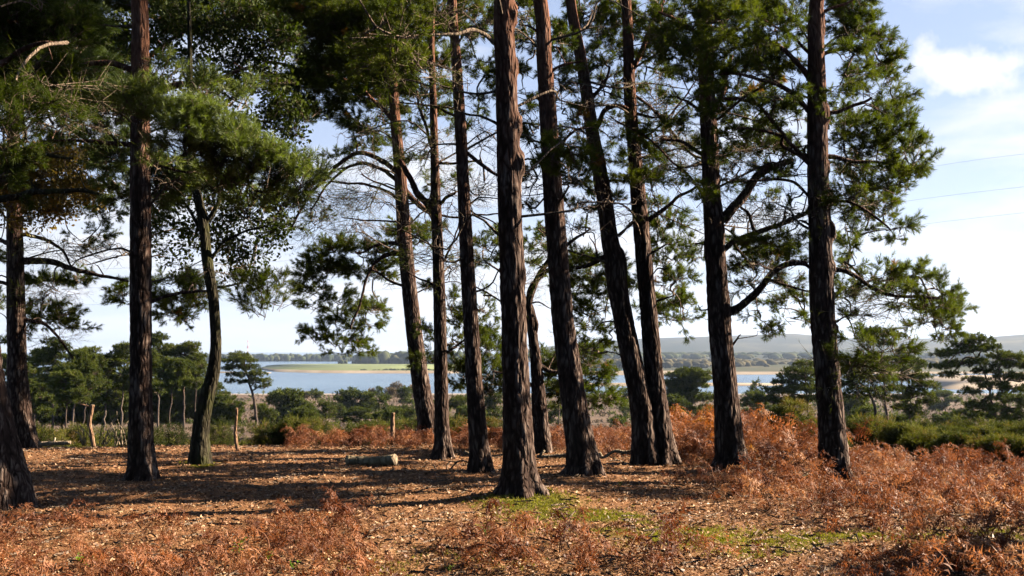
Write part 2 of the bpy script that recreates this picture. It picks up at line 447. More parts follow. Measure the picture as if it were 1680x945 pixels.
# heath beyond the edge: heather browns, dry grass, muddy shore
hn = noise(t, pos, 0.05, 5, .6); hn2 = noise(t, pos, 0.5, 6, .7)
heath = ramp(t, [(0.36, (0.040, 0.028, 0.018)), (0.48, (0.105, 0.068, 0.045)), (0.60, (0.15, 0.100, 0.062)), (0.72, (0.19, 0.155, 0.075))],
             math_(t, 'ADD', math_(t, 'MULTIPLY', hn, 0.5), math_(t, 'MULTIPLY', hn2, 0.5))).outputs[0]
under = ramp(t, [(0.35, (0.03, 0.035, 0.014)), (0.7, (0.09, 0.085, 0.035))], hn2).outputs[0]
f1 = math_(t, 'DIVIDE', math_(t, 'SUBTRACT', sx.outputs[1], 19.5), 3.0, clamp=True)
f2 = math_(t, 'DIVIDE', math_(t, 'SUBTRACT', sx.outputs[1], 75.0), 30.0, clamp=True)
f3 = math_(t, 'DIVIDE', math_(t, 'SUBTRACT', math_(t, 'MULTIPLY', sx.outputs[2], -1.0), 17.3), 0.5, clamp=True)
col = mixc(t, f1, col, under); col = mixc(t, f2, col, heath); col = mixc(t, f3, col, (0.30, 0.25, 0.20))
b = principled(t, out, 0.95, 0.15); link(t, col, b.inputs['Base Color'])
bp = N(t, 'ShaderNodeBump', i_Strength=0.8, i_Distance=0.03); link(t, fin, bp.inputs['Height']); link(t, bp.outputs[0], b.inputs['Normal'])
M['ground'] = m
go = mb.build('ground', M['ground'], smooth=True)
tag(go, 'leaf strewn woodland floor sloping down to brown heath', kind='structure')

# ---- water
m, t, out = new_mat('harbour_water')
ge = N(t, 'ShaderNodeNewGeometry')
mp = N(t, 'ShaderNodeMapping'); mp.inputs['Scale'].default_value = (0.5, 1.0, 1.0); link(t, ge.outputs['Position'], mp.inputs[0])
w1 = noise(t, mp.outputs[0], 0.8, 4, .6); w2 = noise(t, mp.outputs[0], 0.02, 3, .5)
b = principled(t, out, 0.22, 0.5)
link(t, ramp(t, [(0.35, (0.055, 0.105, 0.165)), (0.65, (0.085, 0.145, 0.205))], w2).outputs[0], b.inputs['Base Color'])
bp = N(t, 'ShaderNodeBump', i_Strength=1.0, i_Distance=0.9); link(t, w1, bp.inputs['Height']); link(t, bp.outputs[0], b.inputs['Normal'])
M['water'] = m
mb = MB()
wx = np.linspace(-12000, 12000, 41); wy = np.concatenate([[430], np.linspace(700, 12000, 30)])
WX, WY = np.meshgrid(wx, wy)
i = np.arange(len(wy) - 1)[:, None] * len(wx) + np.arange(len(wx) - 1)[None]
mb.add(np.stack([WX, WY, np.full(WX.shape, WATER)], -1).reshape(-1, 3), np.stack([i, i + 1, i + len(wx) + 1, i + len(wx)], -1).reshape(-1, 4))
tag(mb.build('water', m), 'blue harbour water between the heath and the far shores', kind='structure')

# ---- far land: flat green spit, sand bars, right hand shore and ridges
def far_mat(name, stops, sc=0.01, rough=.6):
    m, t, out = new_mat(name)
    ge = N(t, 'ShaderNodeNewGeometry')
    mp = N(t, 'ShaderNodeMapping'); mp.inputs['Scale'].default_value = (1, 0.5, 1); link(t, ge.outputs['Position'], mp.inputs[0])
    a = noise(t, mp.outputs[0], sc, 6, rough, 0.5)
    b = principled(t, out, 0.95, 0.1); link(t, ramp(t, stops, a).outputs[0], b.inputs['Base Color'])
    return m
def wz(py, d):            # height seen at photo row py at distance d
    return P(840, py, d)[2]
def land(name, mat, d0, d1, x0, x1, top_rows, label, base=WATER - 1.5, seed=3, nxn=160, nyn=14, rough=1.0):
    """raised piece of land: d0..d1 metres away; its crest follows photo rows given as [(px,py),...] at distance d1"""
    U = np.linspace(x0, x1, nxn)
    V = np.linspace(0, 1, nyn)
    rows = np.array(top_rows, float)
    vs = []
    for q in V:
        d = d0 + (d1 - d0) * q
        xw = (U - 840) / F * d
        crest = wz(np.interp(U, rows[:, 0], rows[:, 1]), d1) if False else np.array([P(u, np.interp(u, rows[:, 0], rows[:, 1]), d1)[2] for u in U])
        prof = math.sin(min(1, q) * math.pi / 2)
        z = base + (crest - base) * prof
        z = z + (n2(xw, np.full_like(xw, d), 0.006, seed) - 0.5) * rough * 6 * min(1, q * 3)
        vs.append(np.stack([xw, np.full_like(xw, d), z], -1))
    # far side
    for q in (1.15, 1.5):
        d = d0 + (d1 - d0) * q; xw = (U - 840) / F * d
        vs.append(np.stack([xw, np.full_like(xw, d), vs[-1][:, 2] * 0.5 + base * 0.5], -1))
    vs = np.concatenate(vs); ny = nyn + 2
    i = np.arange(ny - 1)[:, None] * nxn + np.arange(nxn - 1)[None]
    f = np.stack([i, i + 1, i + nxn + 1, i + nxn], -1).reshape(-1, 4)
    mb = MB(); mb.add(vs, f)
    o = mb.build(name, mat, smooth=True); tag(o, label, kind='structure'); return o, vs
M['field'] = far_mat('spit_pasture', [(0.3, (0.12, 0.145, 0.055)), (0.7, (0.175, 0.195, 0.08))], 0.02)
M['sand'] = far_mat('mud_and_sand', [(0.3, (0.20, 0.15, 0.10)), (0.7, (0.34, 0.27, 0.19))], 0.03)
M['wood_floor'] = far_mat('far_woodland', [(0.35, (0.035, 0.045, 0.02)), (0.6, (0.08, 0.07, 0.035))], 0.01)
M['ridge'] = far_mat('far_ridge', [(0.40, (0.018, 0.026, 0.018)), (0.55, (0.040, 0.042, 0.028)), (0.66, (0.09, 0.08, 0.045)), (0.70, (0.24, 0.27, 0.08))], 0.004, .65)
def flat(name, mat, outline, z, label):
    """low bank of land with a sloping edge, from a photo outline lying on the water"""
    pts = []
    for px, py in outline:
        v_ = (472.5 - py) / F
        d = (WATER - EYE) / ((sp_ + v_ * cp) / (cp - v_ * sp_))
        pts.append(((px - 840) / F * d * 1.0, d))
    pts = np.array(pts)
    c = pts.mean(0)
    a = smooth_path(np.vstack([pts, pts[:1]]), 8)[:-1]
    a = a + (np.stack([n2(a[:, 0], a[:, 1], 0.02, 77), n2(a[:, 0], a[:, 1], 0.02, 78)], 1) - 0.5) * 12
    n = len(a); inner = c + (a - c) * np.array([0.985, 0.95])
    v = np.vstack([np.c_[a, np.full(n, WATER - 0.6)], np.c_[inner, np.full(n, z)], [[c[0], c[1], z + 0.3]]])
    k = np.arange(n); k2 = (k + 1) % n
    mb = MB()
    mb.add(v, np.stack([k, k2, n + k2, n + k], 1), 0 if not isinstance(mat, list) else 1)
    mb.f.append(np.stack([n + k, n + k2, np.full(n, 2 * n)], 1)); mb.m.append(np.zeros(n, np.int32))
    return tag(mb.build(name, mat), label, kind='structure')
flat('green_spit_land', [M['field'], M['sand']], [(425, 606), (455, 601), (520, 599.5), (640, 599), (720, 598.5), (760, 600), (760, 611), (700, 612.5), (600, 612.5), (520, 612), (445, 609.5)], WATER + 2.2, 'flat green pasture spit reaching into the harbour')
flat('mud_bank', M['sand'], [(775, 630.5), (900, 629.6), (1100, 629.3), (1260, 629.5), (1270, 632.5), (1100, 633.5), (900, 633.4), (780, 632)], WATER + 0.5, 'long thin mud bank lying in the water')
flat('sand_flat', M['sand'], [(1500, 621), (1560, 616), (1660, 617), (1720, 622), (1710, 634), (1600, 640), (1520, 634)], WATER + 0.6, 'pale sand flat at the right behind the pines')
flat('tidal_mud', M['sand'], [(330, 609), (400, 611.0), (440, 611.4), (440, 612.5), (390, 612.4), (340, 611.5)], WATER + 0.3, 'reddish tidal mud off the tip of the spit')

land('far_shore_land', M['wood_floor'], 2000, 2400, 150, 1250, [(150, 590), (1250, 590)], 'low wooded far shore across the water', rough=.4)
land('right_shore_land', M['wood_floor'], 930, 1300, 840, 2150, [(840, 608), (930, 602), (1000, 604), (1100, 600), (1200, 592), (1400, 590), (1560, 593), (1700, 590), (2100, 590)], 'brown wooded bank on the right hand far shore', rough=.8)
flat('right_beach', M['sand'], [(930, 616), (1100, 615), (1300, 614.5), (1500, 613.5), (1700, 613), (2050, 612), (2050, 608), (1500, 608), (940, 610)], WATER + 0.7, 'thin pale beach under the wooded bank on the right')
land('field_slope', M['ridge'], 1500, 2400, 860, 2300, [(860, 590), (960, 580), (1060, 578), (1200, 576), (1400, 578), (1680, 576), (2300, 572)], 'fields and woods rising behind the right hand shore', seed=5)
land('hill', M['ridge'], 2600, 4200, 820, 2400, [(820, 578), (940, 564), (1060, 556), (1180, 552), (1300, 548), (1400, 556), (1520, 556), (1680, 553), (1800, 545), (2300, 545)], 'long blue hill ridge on the horizon', seed=8, nxn=260, nyn=30)
land('right_hill', M['ridge'], 2300, 3300, 1480, 2500, [(1480, 572), (1560, 560), (1640, 552), (1700, 547), (2400, 535)], 'nearer wooded hill rising at the right edge', seed=12)

# ------------------------------------------------------------------ clump prototypes
def needle_clump(seed, shoots=12, needles=22, shoot_len=0.08, nlen=0.056, w=0.0062, spread=1.0, length=0.23):
    """a twig along +Z carrying bottle-brush shoots"""
    r = np.random.default_rng(seed)
    V = []; Fn = []; Ft = []; n = 0
    def tw(a, b, w0):
        nonlocal n
        d = norm(b - a); s = np.cross(d, r.normal(size=3)); s = norm(s) * w0; q = np.cross(d, s)
        V.extend([a + s, a - 0.5 * s + 0.87 * q, a - 0.5 * s - 0.87 * q, b])
        Ft.extend([[n, n + 1, n + 3], [n + 1, n + 2, n + 3], [n + 2, n, n + 3]]); n += 4
    tw(np.array((0, 0, -0.12)), np.array((0, 0, length)), 0.006)
    for k in range(shoots):
        z0 = length * (0.1 + 0.9 * r.random())
        a = np.array((0, 0, z0))
        th = r.random() * 2 * math.pi; el = r.normal(0.75, 0.28) if k else 0.1
        el = abs(el) * spread
        d = np.array((math.sin(el) * math.cos(th), math.sin(el) * math.sin(th), math.cos(el)))
        L = shoot_len * (0.7 + 0.7 * r.random())
        b = a + d * L
        tw(a, b, 0.003)
        s1 = norm(np.cross(d, r.normal(size=3))); s2 = np.cross(d, s1)
        for j in range(needles):
            q = 0.25 + 0.75 * (j + r.random()) / needles
            p = a + d * L * q
            an = j * 2.4 + r.random()
            out = s1 * math.cos(an) + s2 * math.sin(an)
            tilt = 0.75 + 0.3 * r.random() - 0.5 * (q > 0.85)
            nd = norm(out * tilt + d * (0.75 + 0.3 * r.random()))
            side = norm(np.cross(nd, r.normal(size=3))) * w * 0.5
            e = p + nd * nlen * (0.7 + 0.5 * r.random())
            V.extend([p - side, p + side, e]); Fn.append([n, n + 1, n + 2]); n += 3
    return np.array(V), [(np.array(Fn), 0), (np.array(Ft), 1)]
def leaf_clump(seed, leaves=30, size=0.06, rad_=0.16, length=0.22):
    r = np.random.default_rng(seed)
    V = []; Fn = []; Ft = []; n = 0
    def tw(a, b, w0):
        nonlocal n
        d = norm(b - a); s = norm(np.cross(d, r.normal(size=3))) * w0; q = np.cross(d, s)
        V.extend([a + s, a - 0.5 * s + 0.87 * q, a - 0.5 * s - 0.87 * q, b])
        Ft.extend([[n, n + 1, n + 3], [n + 1, n + 2, n + 3], [n + 2, n, n + 3]]); n += 4
    tw(np.array((0, 0, -0.15)), np.array((0, 0, length)), 0.005)
    for k in range(leaves):
        a = np.array((0, 0, length * r.random()))
        d = norm(r.normal(size=3) + np.array((0, 0, 0.4)))
        L = rad_ * (0.35 + 0.65 * r.random())
        b = a + d * L
        if k % 3 == 0: tw(a, b, 0.0025)
        ld = norm(d + 0.7 * r.normal(size=3)); sd_ = norm(np.cross(ld, r.normal(size=3)))
        nn = np.cross(ld, sd_); s = size * (0.6 + 0.7 * r.random())
        V.extend([b, b + ld * s * 0.55 + sd_ * s * 0.32 + nn * s * 0.08, b + ld * s, b + ld * s * 0.5 - sd_ * s * 0.32 + nn * s * 0.08])
        Fn.extend([[n, n + 1, n + 2], [n, n + 2, n + 3]]); n += 4
    return np.array(V), [(np.array(Fn), 0), (np.array(Ft), 1)]
PINE = [needle_clump(k) for k in range(7)]
PINE_LONG = [needle_clump(k + 20, 9, 24, 0.11, 0.066, 0.0062) for k in range(5)]
PINE_TOP = [needle_clump(k + 40, 7, 12, 0.20, 0.12, 0.016, length=0.25) for k in range(4)]     # crowns above the frame
PINE_MID = [needle_clump(k + 60, 7, 9, 0.24, 0.16, 0.035, 1.1, 0.30) for k in range(5)]        # pines on the heath
PINE_M2 = [needle_clump(k + 70, 8, 9, 0.11, 0.085, 0.022, 1.1, 0.14) for k in range(5)]
PINE_FAR = [needle_clump(k + 80, 5, 6, 0.30, 0.24, 0.085, 1.2, 0.30) for k in range(4)]
OAK = [leaf_clump(k + 100) for k in range(5)]
GORSE = [needle_clump(k + 120, 9, 12, 0.15, 0.045, 0.011, 0.8, 0.16) for k in range(5)]
GORSE_FAR = [needle_clump(k + 140, 9, 10, 0.16, 0.055, 0.02, 0.9, 0.18) for k in range(4)]
DEAD = [needle_clump(k + 160, 7, 3, 0.22, 0.10, 0.004, 1.2, 0.35) for k in range(4)]           # bare twigs

# ------------------------------------------------------------------ foreground trees
def trunk_mesh(path, seed, knots=(), flare=0.55, rough=1.0, sides=72, lobes=5, detail_top=9.5, fl_h=0.16):
    """path rows: x,y,z,r ; bark is displaced geometry; returns verts, faces, ridge"""
    p = resample(path, 0.035)
    hi = p[p[:, 2] < detail_top]; lo = p[p[:, 2] >= detail_top]
    if len(lo) > 3: lo = lo[::6]; p = np.vstack([hi, lo])
    pts = p[:, :3]; r = p[:, 3]
    t, U, V = frames(pts)
    a = np.arange(sides) * 2 * math.pi / sides
    rng = np.random.default_rng(seed)
    A, Zz = np.meshgrid(a, pts[:, 2]); Rr = np.repeat(r[:, None], sides, 1)
    ca, sa = np.cos(A), np.sin(A)
    base = pts[0, 2]
    # roots flare
    h = np.clip(Zz - base - 0.12, 0, None)
    ph = rng.random() * 6.28
    lob = 0.5 + 0.5 * np.cos(lobes * A + ph + 0.8 * np.sin(2 * A + ph))
    fl = 0.50 * flare * np.exp(-h / fl_h) * (0.1 + 1.5 * lob) + 0.04 * np.exp(-h / 0.5)
    # plates: ridged vertical noise
    q = np.stack([(ca * Rr * 30).ravel() + seed, (sa * Rr * 30).ravel(), (Zz * 7.5).ravel()], 1)
    warp = vnoise(np.stack([q[:, 0] * .5, q[:, 1] * .5, q[:, 2] * 1.3], 1), seed + 5)
    q[:, 0] += warp * 1.0
    n1 = vnoise(q, seed); ridge = np.abs(2 * n1 - 1)
    n3 = vnoise(q * np.array([2.6, 2.6, 3.2]), seed + 9)
    rd = (np.clip(ridge * 2.0, 0, 1) * 0.68 + n3 * 0.32).reshape(A.shape)
    lowf = (vnoise(np.stack([(ca * 1.3).ravel() + seed, (sa * 1.3).ravel(), (Zz * 0.9).ravel()], 1), seed + 3) - 0.5).reshape(A.shape)
    amp = np.clip(Rr * 0.065, 0.003, 0.011) * rough * np.clip(1.25 - 0.09 * Zz, 0.45, 1.25)
    R = Rr * (1 + fl + 0.03 * lowf) + amp * (rd - 0.5) * 1.5
    for kz, ka, ks, kw in knots:
        da = np.angle(np.exp(1j * (A - ka)))
        g = np.exp(-((Zz - kz) / kw) ** 2 - (da / 0.65) ** 2)
        ring = np.exp(-((np.sqrt(((Zz - kz) / kw) ** 2 + (da / 0.65) ** 2) - 0.75) / 0.28) ** 2)
        R = R + ks * (0.5 * g + 0.25 * ring)
    v = pts[:, None] + U[:, None] * (ca * R)[..., None] + V[:, None] * (sa * R)[..., None]
    n = len(pts)
    i = np.arange(n - 1)[:, None] * sides; j = np.arange(sides)[None]; k = (j + 1) % sides
    f = np.stack([i + j, i + k, i + sides + k, i + sides + j], -1).reshape(-1, 4)
    return v.reshape(-1, 3), f, rd.ravel()

def limb_path(pts, w0, w1, d, seed):
    """pts rows: px,py[,depth offset]; returns resampled x,y,z,r"""
    rng = np.random.default_rng(seed)
    n = len(pts); rows = []
    for i, q in enumerate(pts):
        dz = q[2] if len(q) > 2 else 0.0
        p = P(q[0], q[1], d + dz)
        w = w0 + (w1 - w0) * i / (n - 1)
        rows.append([*p, w * (d + dz) / F / 2])
    p = resample(smooth_path(np.array(rows), 6), 0.05)
    wob = np.stack([fbm(np.stack([np.arange(len(p)) * .12, np.full(len(p), s_), np.full(len(p), seed * .37)], 1), 3, seed) - .5 for s_ in (1., 2., 3.)], 1)
    env = np.sin(np.linspace(0, math.pi, len(p)))[:, None] ** 0.5
    p[:, :3] += wob * 0.12 * env
    return p
def limb_mesh(p, seed, sides=10):
    v, f = tube(p[:, :3], p[:, 3], sides)
    n = vnoise(v * 30, seed)
    c = np.repeat(p[:, :3], sides, 0)
    v = c + (v - c) * (0.85 + 0.35 * n)[:, None]
    return v, f, n

def grow_twig(mb, a, b, r0, r1, seed, sag=0.1, sides=4, mat=1, tint=0.5):
    rng = np.random.default_rng(seed)
    L = np.linalg.norm(b - a)
    if L < 0.02: return np.array([a, b])
    mid1 = a * 0.66 + b * 0.34 + rng.normal(size=3) * L * 0.09 + np.array((0, 0, sag * L))
    mid2 = a * 0.33 + b * 0.67 + rng.normal(size=3) * L * 0.09 + np.array((0, 0, sag * L * 0.8))
    p = smooth_path(np.array([a, mid1, mid2, b]), 3)
    v, f = tube(p, np.linspace(r0, r1, len(p)), sides)
    mb.add(v, f, mat, tint)
    return p

# where the low sun falls freely on the stems: rays from the stems towards the sun that the foliage leaves open
_sv = np.array(sd)
_ro = []
for bpy_, line in ((786, [(1366, 740), (1358, 620), (1348, 470), (1343, 330), (1341, 180), (1340, 20)]), (775, [(1196, 720), (1187, 600), (1176, 460), (1168, 330)]),
                   (762, [(1084, 720), (1070, 580), (1054, 400), (1042, 260), (1032, 120)]), (763, [(1040, 610), (1016, 480), (990, 320), (964, 160)]),
                   (785, [(954, 740), (935, 610), (916, 430), (903, 250), (892, 90)]), (823, [(854, 790), (846, 620), (838, 400), (832, 200), (827, 10)]),
                   (774, [(786, 730), (776, 590), (765, 400), (756, 220), (745, 60)]), (718, [(698, 670), (679, 540), (664, 390), (652, 240)]), (748, [(726, 690), (722, 520), (715, 340)])):
    d_ = ground_d(bpy_); line = resample(np.array([(a, b, 0.) for a, b in line], float), 28)
    for a, b, _ in line: _ro.append(P(a, b, d_) + np.array((.12, 0, 0)))
for gx_ in np.arange(-6.5, 4, .8):
    for gy_ in np.arange(10.4, 14.4, .8): _ro.append(np.array((gx_, gy_, .08)))
for gx_, gy_ in ((-2.2, 15.2), (-1.9, 15.1), (-1.6, 15.1), (-2.3, 15.3), (-2.1, 15.25), (-1.9, 15.2), (-1.75, 15.2), (-2.2, 15.2), (-1.9, 15.1), (-5.6, 17.5), (-6, 15.8), (-4.5, 16.4), (-3.5, 15), (-5, 15)): _ro.append(np.array((gx_, gy_, .08)))
for k in range(3):
    for a, b, d_ in ((48, 705, 18.9), (44, 640, 18.9), (40, 600, 18.9), (14, 600, 11.3), (8, 570, 11.3), (30, 760, 11.3)): _ro.append(P(a, b, d_))
_ro = np.array(_ro)
def clearance(c, r):
    w = c[None] - _ro; t_ = w @ _sv
    dd = np.linalg.norm(w - t_[:, None] * _sv, axis=1)
    dd = np.where(t_ > 0.1, dd, 9.0) - r
    return np.minimum(dd, .12)
KINDS = {'p': PINE, 'l': PINE_LONG, 'o': OAK, 't': PINE_TOP, 'd': DEAD}
def foliage(mb, pads, skeleton, d, seed, density=250.0, tint=(0.15, 0.95), shade=1.0):
    """pads rows: px,py,rx,ry,[depth off],[kind],[density factor]; skeleton Nx3 of wood the twigs grow from"""
    rng = np.random.default_rng(seed)
    sk = np.asarray(skeleton)
    nodes = sk.copy()
    pads = [(list(q[:4]) + [float(rng.uniform(-1.3, 0.2))] + list(q[5:])) if (len(q) < 5 or q[4] is None) else q for q in pads]
    order = sorted(pads, key=lambda q: np.min(np.linalg.norm(sk - P(q[0], q[1], d + (q[4] if len(q) > 4 else 0)), axis=1)))
    for q in order:
        px, py, rx, ry = q[:4]
        off = q[4] if len(q) > 4 else 0.0
        kind = q[5] if len(q) > 5 else 'p'
        df = q[6] if len(q) > 6 else 1.0
        c = P(px, py, d + off); k = (d + off) / F
        R = np.array((rx * k, max(0.30, 0.75 * rx * k), ry * k * .85))
        n = int(max(4, density * df * math.pi * R[0] * R[2] * (0.75 if kind == 'o' else 1.0)))
        u = norm(rng.normal(size=(n, 3))) * (rng.random((n, 1)) ** 0.45)
        pos = c + u * R
        # clump the samples towards a few centres so gaps open
        nc = max(2, n // 12)
        cen = pos[rng.integers(0, n, nc)]
        D = np.linalg.norm(pos[:, None] - cen[None], axis=2); w = cen[D.argmin(1)]
        pos = pos * 0.82 + w * 0.18
        # wood into the pad
        dist = np.linalg.norm(nodes - c, axis=1); a = nodes[dist.argmin()]
        away = c - a
        hub = c - norm(away) * 0.25 * R.max() + np.array((0, 0, -0.3 * R[2]))
        p = grow_twig(mb, a, hub, 0.011 + 0.006 * R.max() + 0.006 * min(2.0, dist.min()), 0.006, int(rng.integers(1e9)), 0.12 if dist.min() > .3 else 0.0, 5, 1, rng.random())
        nodes = np.vstack([nodes, p])
        hubs = np.vstack([p[len(p) // 2:], hub[None]])
        for cc in cen:
            h = hubs[np.linalg.norm(hubs - cc, axis=1).argmin()]
            pp = grow_twig(mb, h, cc, 0.006, 0.003, int(rng.integers(1e9)), 0.06, 3, 1, rng.random())
            nodes = np.vstack([nodes, pp[-1:]])
        outward = norm(pos - hub) * 0.8
        up = {'p': 0.22, 'l': 0.75, 'o': 0.15, 't': 0.6, 'd': -0.1}[kind]
        dr = outward * np.array((1, 1, .5)) + np.array((0, 0, up)) + rng.normal(size=(n, 3)) * np.array((.4, .4, .2))
        ln = n2(pos[:, 0] * 3 + pos[:, 1], pos[:, 2] * 3, 1.0, seed)
        tn = np.clip(tint[0] + (tint[1] - tint[0]) * (0.55 * rng.random(n) + 0.45 * ln) + 0.0, 0, 1)
        if kind == 'p': tn = tn * shade  # shade of the inner crown put into the needle tint
        tn = np.where(rng.random(n) < 0.006, 1.0, tn)
        scatter(mb, KINDS[kind], pos, dr, 0.8 + 0.45 * rng.random(n), rng, tn)

TRUNKS = []
def near_tree(name, label, cat, base, mid, seed, H=13.0, knots=(), limbs=(), pads=(), bare=(), bmat='bark', nmat='needle', lean=0.0,
              top_pads=16, flare=0.55, dens=250.0, rough=1.0, top=True, tint=(0.15, 0.95), deadn=7, group=None, topkind='t', fl_h=0.16, tdepth=0.0):
    """base (px,py,w): where it meets the ground; mid rows (px,py,w) upwards"""
    d = ground_d(base[1]) + tdepth
    gx = (base[0] - 840) / F * d
    rows = []
    b = P(base[0], base[1], d)
    gz = float(height(np.array([b[0]]), np.array([d]), False)[0])
    rows.append([b[0], d, gz - 0.12, base[2] * d / F / 2])
    for k, q in enumerate(mid):
        p = P(q[0], q[1], d + lean * (base[1] - q[1]) / 800.0)
        rows.append([*p, q[2] * p[1] / F / 2])
    rows = np.array(rows)
    # continue above the frame
    if rows[-1][2] < H:
        dirn = (rows[-1] - rows[-2])[:3]; dirn = norm(dirn)
        z0 = rows[-1][2]; rr = rows[-1][3]
        n = max(2, int((H - z0) / 1.5))
        rng0 = np.random.default_rng(seed + 4)
        pp = rows[-1][:3].copy(); extra = []
        for k in range(1, n + 1):
            pp = pp + dirn * (H - z0) / n + np.array([*rng0.normal(size=2) * 0.12, 0])
            extra.append([*pp, rr * (1 - k / (n + 0.4))])
        rows = np.vstack([rows, extra])
    path = smooth_path(rows, 8); path[:, 3] = np.clip(path[:, 3], 0.012, None)
    TRUNKS.append((b[0], d, rows[0][3])); root = empty(name, (b[0], d, gz), label, cat, group)
    org = np.array((b[0], d, gz))
    kn = []
    for (ky, side, size, wdt) in knots:
        z = P(0, ky, d)[2]
        kn.append((z, 0.0 if side > 0 else math.pi, size, wdt))
    v, f, rd = trunk_mesh(path, seed, kn, flare, rough, fl_h=fl_h)
    mb = MB(); mb.add(v - org, f, 0, rd)
    o = mb.build('trunk', M[bmat], root, smooth=True)
    skel = [path[path[:, 2] > 0.6][:, :3]]
    for k, L in enumerate(limbs):
        pts, w0, w1 = L[:3]
        lp = limb_path(pts, w0, w1, d, seed * 31 + k)
        v, f, rd = limb_mesh(lp, seed + k)
        mb = MB(); mb.add(v - org, f, 0, rd)
        # a few snapped side shoots
        rg = np.random.default_rng(seed * 7 + k)
        for s_ in range(max(1, len(lp) // 14)):
            i0 = int(len(lp) * (0.3 + 0.65 * rg.random())); i0 = min(i0, len(lp) - 1)
            a = lp[i0, :3]; e = a + norm(rg.normal(size=3) + np.array((0, 0, .3))) * (0.15 + 0.4 * rg.random())
            grow_twig(mb, a - org, e - org, max(0.005, lp[i0, 3] * 0.45), 0.003, int(rg.integers(1e9)), 0.1, 4, 0, rg.random())
        mb.build('branch', M[L[3]] if len(L) > 3 else M[bmat], root, smooth=True)
        if not (len(L) > 4 and L[4] == 'nofoliage'): skel.append(lp[:, :3])
    if bmat == 'bark' and top:
        rg = np.random.default_rng(seed * 13 + 5); cand_ = path[(path[:, 2] > 2.6) & (path[:, 2] < 6.5)]
        for k in range(deadn):
            a = cand_[int(len(cand_) * (k + rg.random()) / deadn)]
            an = rg.choice([0, math.pi]) + rg.normal() * .8; L = .5 + 1.1 * rg.random()
            e = a[:3] + np.array((math.cos(an) * L, math.sin(an) * L, rg.normal() * .18 + .1))
            mb = MB(); p_ = grow_twig(mb, a[:3] - org, e - org, .017, .006, int(rg.integers(1e9)), .14, 6, 0, .4)
            for q_ in range(9):
                b_ = p_[int(rg.integers(3, len(p_)))]; ee = b_ + norm(rg.normal(size=3) * np.array((1, 1, .6)) + (p_[-1] - p_[0]) * .7 / L) * (.12 + .35 * rg.random())
                tw_ = grow_twig(mb, b_, ee, .006, .0025, int(rg.integers(1e9)), .1, 3, 0, .4)
                for w_ in range(2): grow_twig(mb, tw_[len(tw_) // 2], tw_[len(tw_) // 2] + norm(rg.normal(size=3)) * .15, .0035, .002, int(rg.integers(1e9)), .1, 3, 0, .4)
            mb.build('dead_branch', M['twig'], root, smooth=True)
    skel = np.vstack(skel)
    mb = MB()
    tp_ = np.array([(base[0], base[1])] + [(q[0], q[1]) for q in mid]); rg_ = np.random.default_rng(seed + 3)
    def place(q):
        if len(q) > 4 and q[4] is not None: return q
        tx = np.interp(-q[1], -tp_[:, 1], tp_[:, 0]); over = abs(q[0] - tx) < q[2] * .8 + 8
        cand = rg_.uniform(.5, 2.2, 16) if over else rg_.uniform(-1.0, 2.4, 26)
        sc_ = [clearance(P(q[0], q[1], d + o_), q[2] * d / F * .55 + .1).clip(-.5, .12).sum() - .05 * abs(o_ - .8) for o_ in cand]
        return list(q[:4]) + [float(cand[int(np.argmax(sc_))])] + list(q[5:])
    pads = [place(q) for q in pads]
    if pads: foliage(mb, pads, skel, d, seed + 50, dens, tint, .25 if nmat == 'needle_blue' else 1.0)
    if bare: foliage(mb, [(q[0], q[1], q[2], q[3], q[4] if len(q) > 4 else 0, 'd', 0.45) for q in bare], skel, d, seed + 70, dens)
    if top:
        rng = np.random.default_rng(seed + 90)
        topv = path[path[:, 2] > 7.2]
        for k in range(top_pads):
            i0 = rng.integers(len(topv) // 8, len(topv)); a = topv[i0, :3]
            fr = (a[2] - 7.0) / (H - 7.0)
            ang = k * 2.4 + rng.random(); L = (2.3 - 1.3 * fr) * (0.6 + 0.6 * rng.random())
            tip = a + np.array((math.cos(ang) * L, math.sin(ang) * L, 0.15 + 0.3 * L))
            if tip[2] < EYE + tip[1] * 0.31 and tip[1] > 2: continue
            s_ = np.array(sd); blocked = False
            for o_ in ((-4.2, 11.6, 4.0), (-3.3, 11.5, 3.7), (-2.5, 12.0, 3.4), (-1.4, 19.0, 3.6), (-3.5, 9.5, 0.)):
                w_ = tip - np.array(o_); blocked |= bool(np.linalg.norm(w_ - s_ * w_.dot(s_)) < 1.15)
            if blocked: continue
            p = grow_twig(mb, a, tip, 0.035, 0.012, int(rng.integers(1e9)), 0.12, 5, 1, rng.random())
            n = 26
            pos = tip + np.clip(rng.normal(size=(n, 3)), -1.6, 1.6) * np.array((0.50, 0.50, 0.20))
            dr = norm(pos - tip) + np.array((0, 0, 0.6)) + rng.normal(size=(n, 3)) * 0.3
            scatter(mb, KINDS[topkind], pos, dr, 0.9 + 0.5 * rng.random(n), rng)
    if mb.n:
        for k in range(len(mb.v)): mb.v[k] = mb.v[k] - org.astype(np.float32)
        mb.build('crown', [M[nmat], M['twig']], root)
    return root, skel, d, org

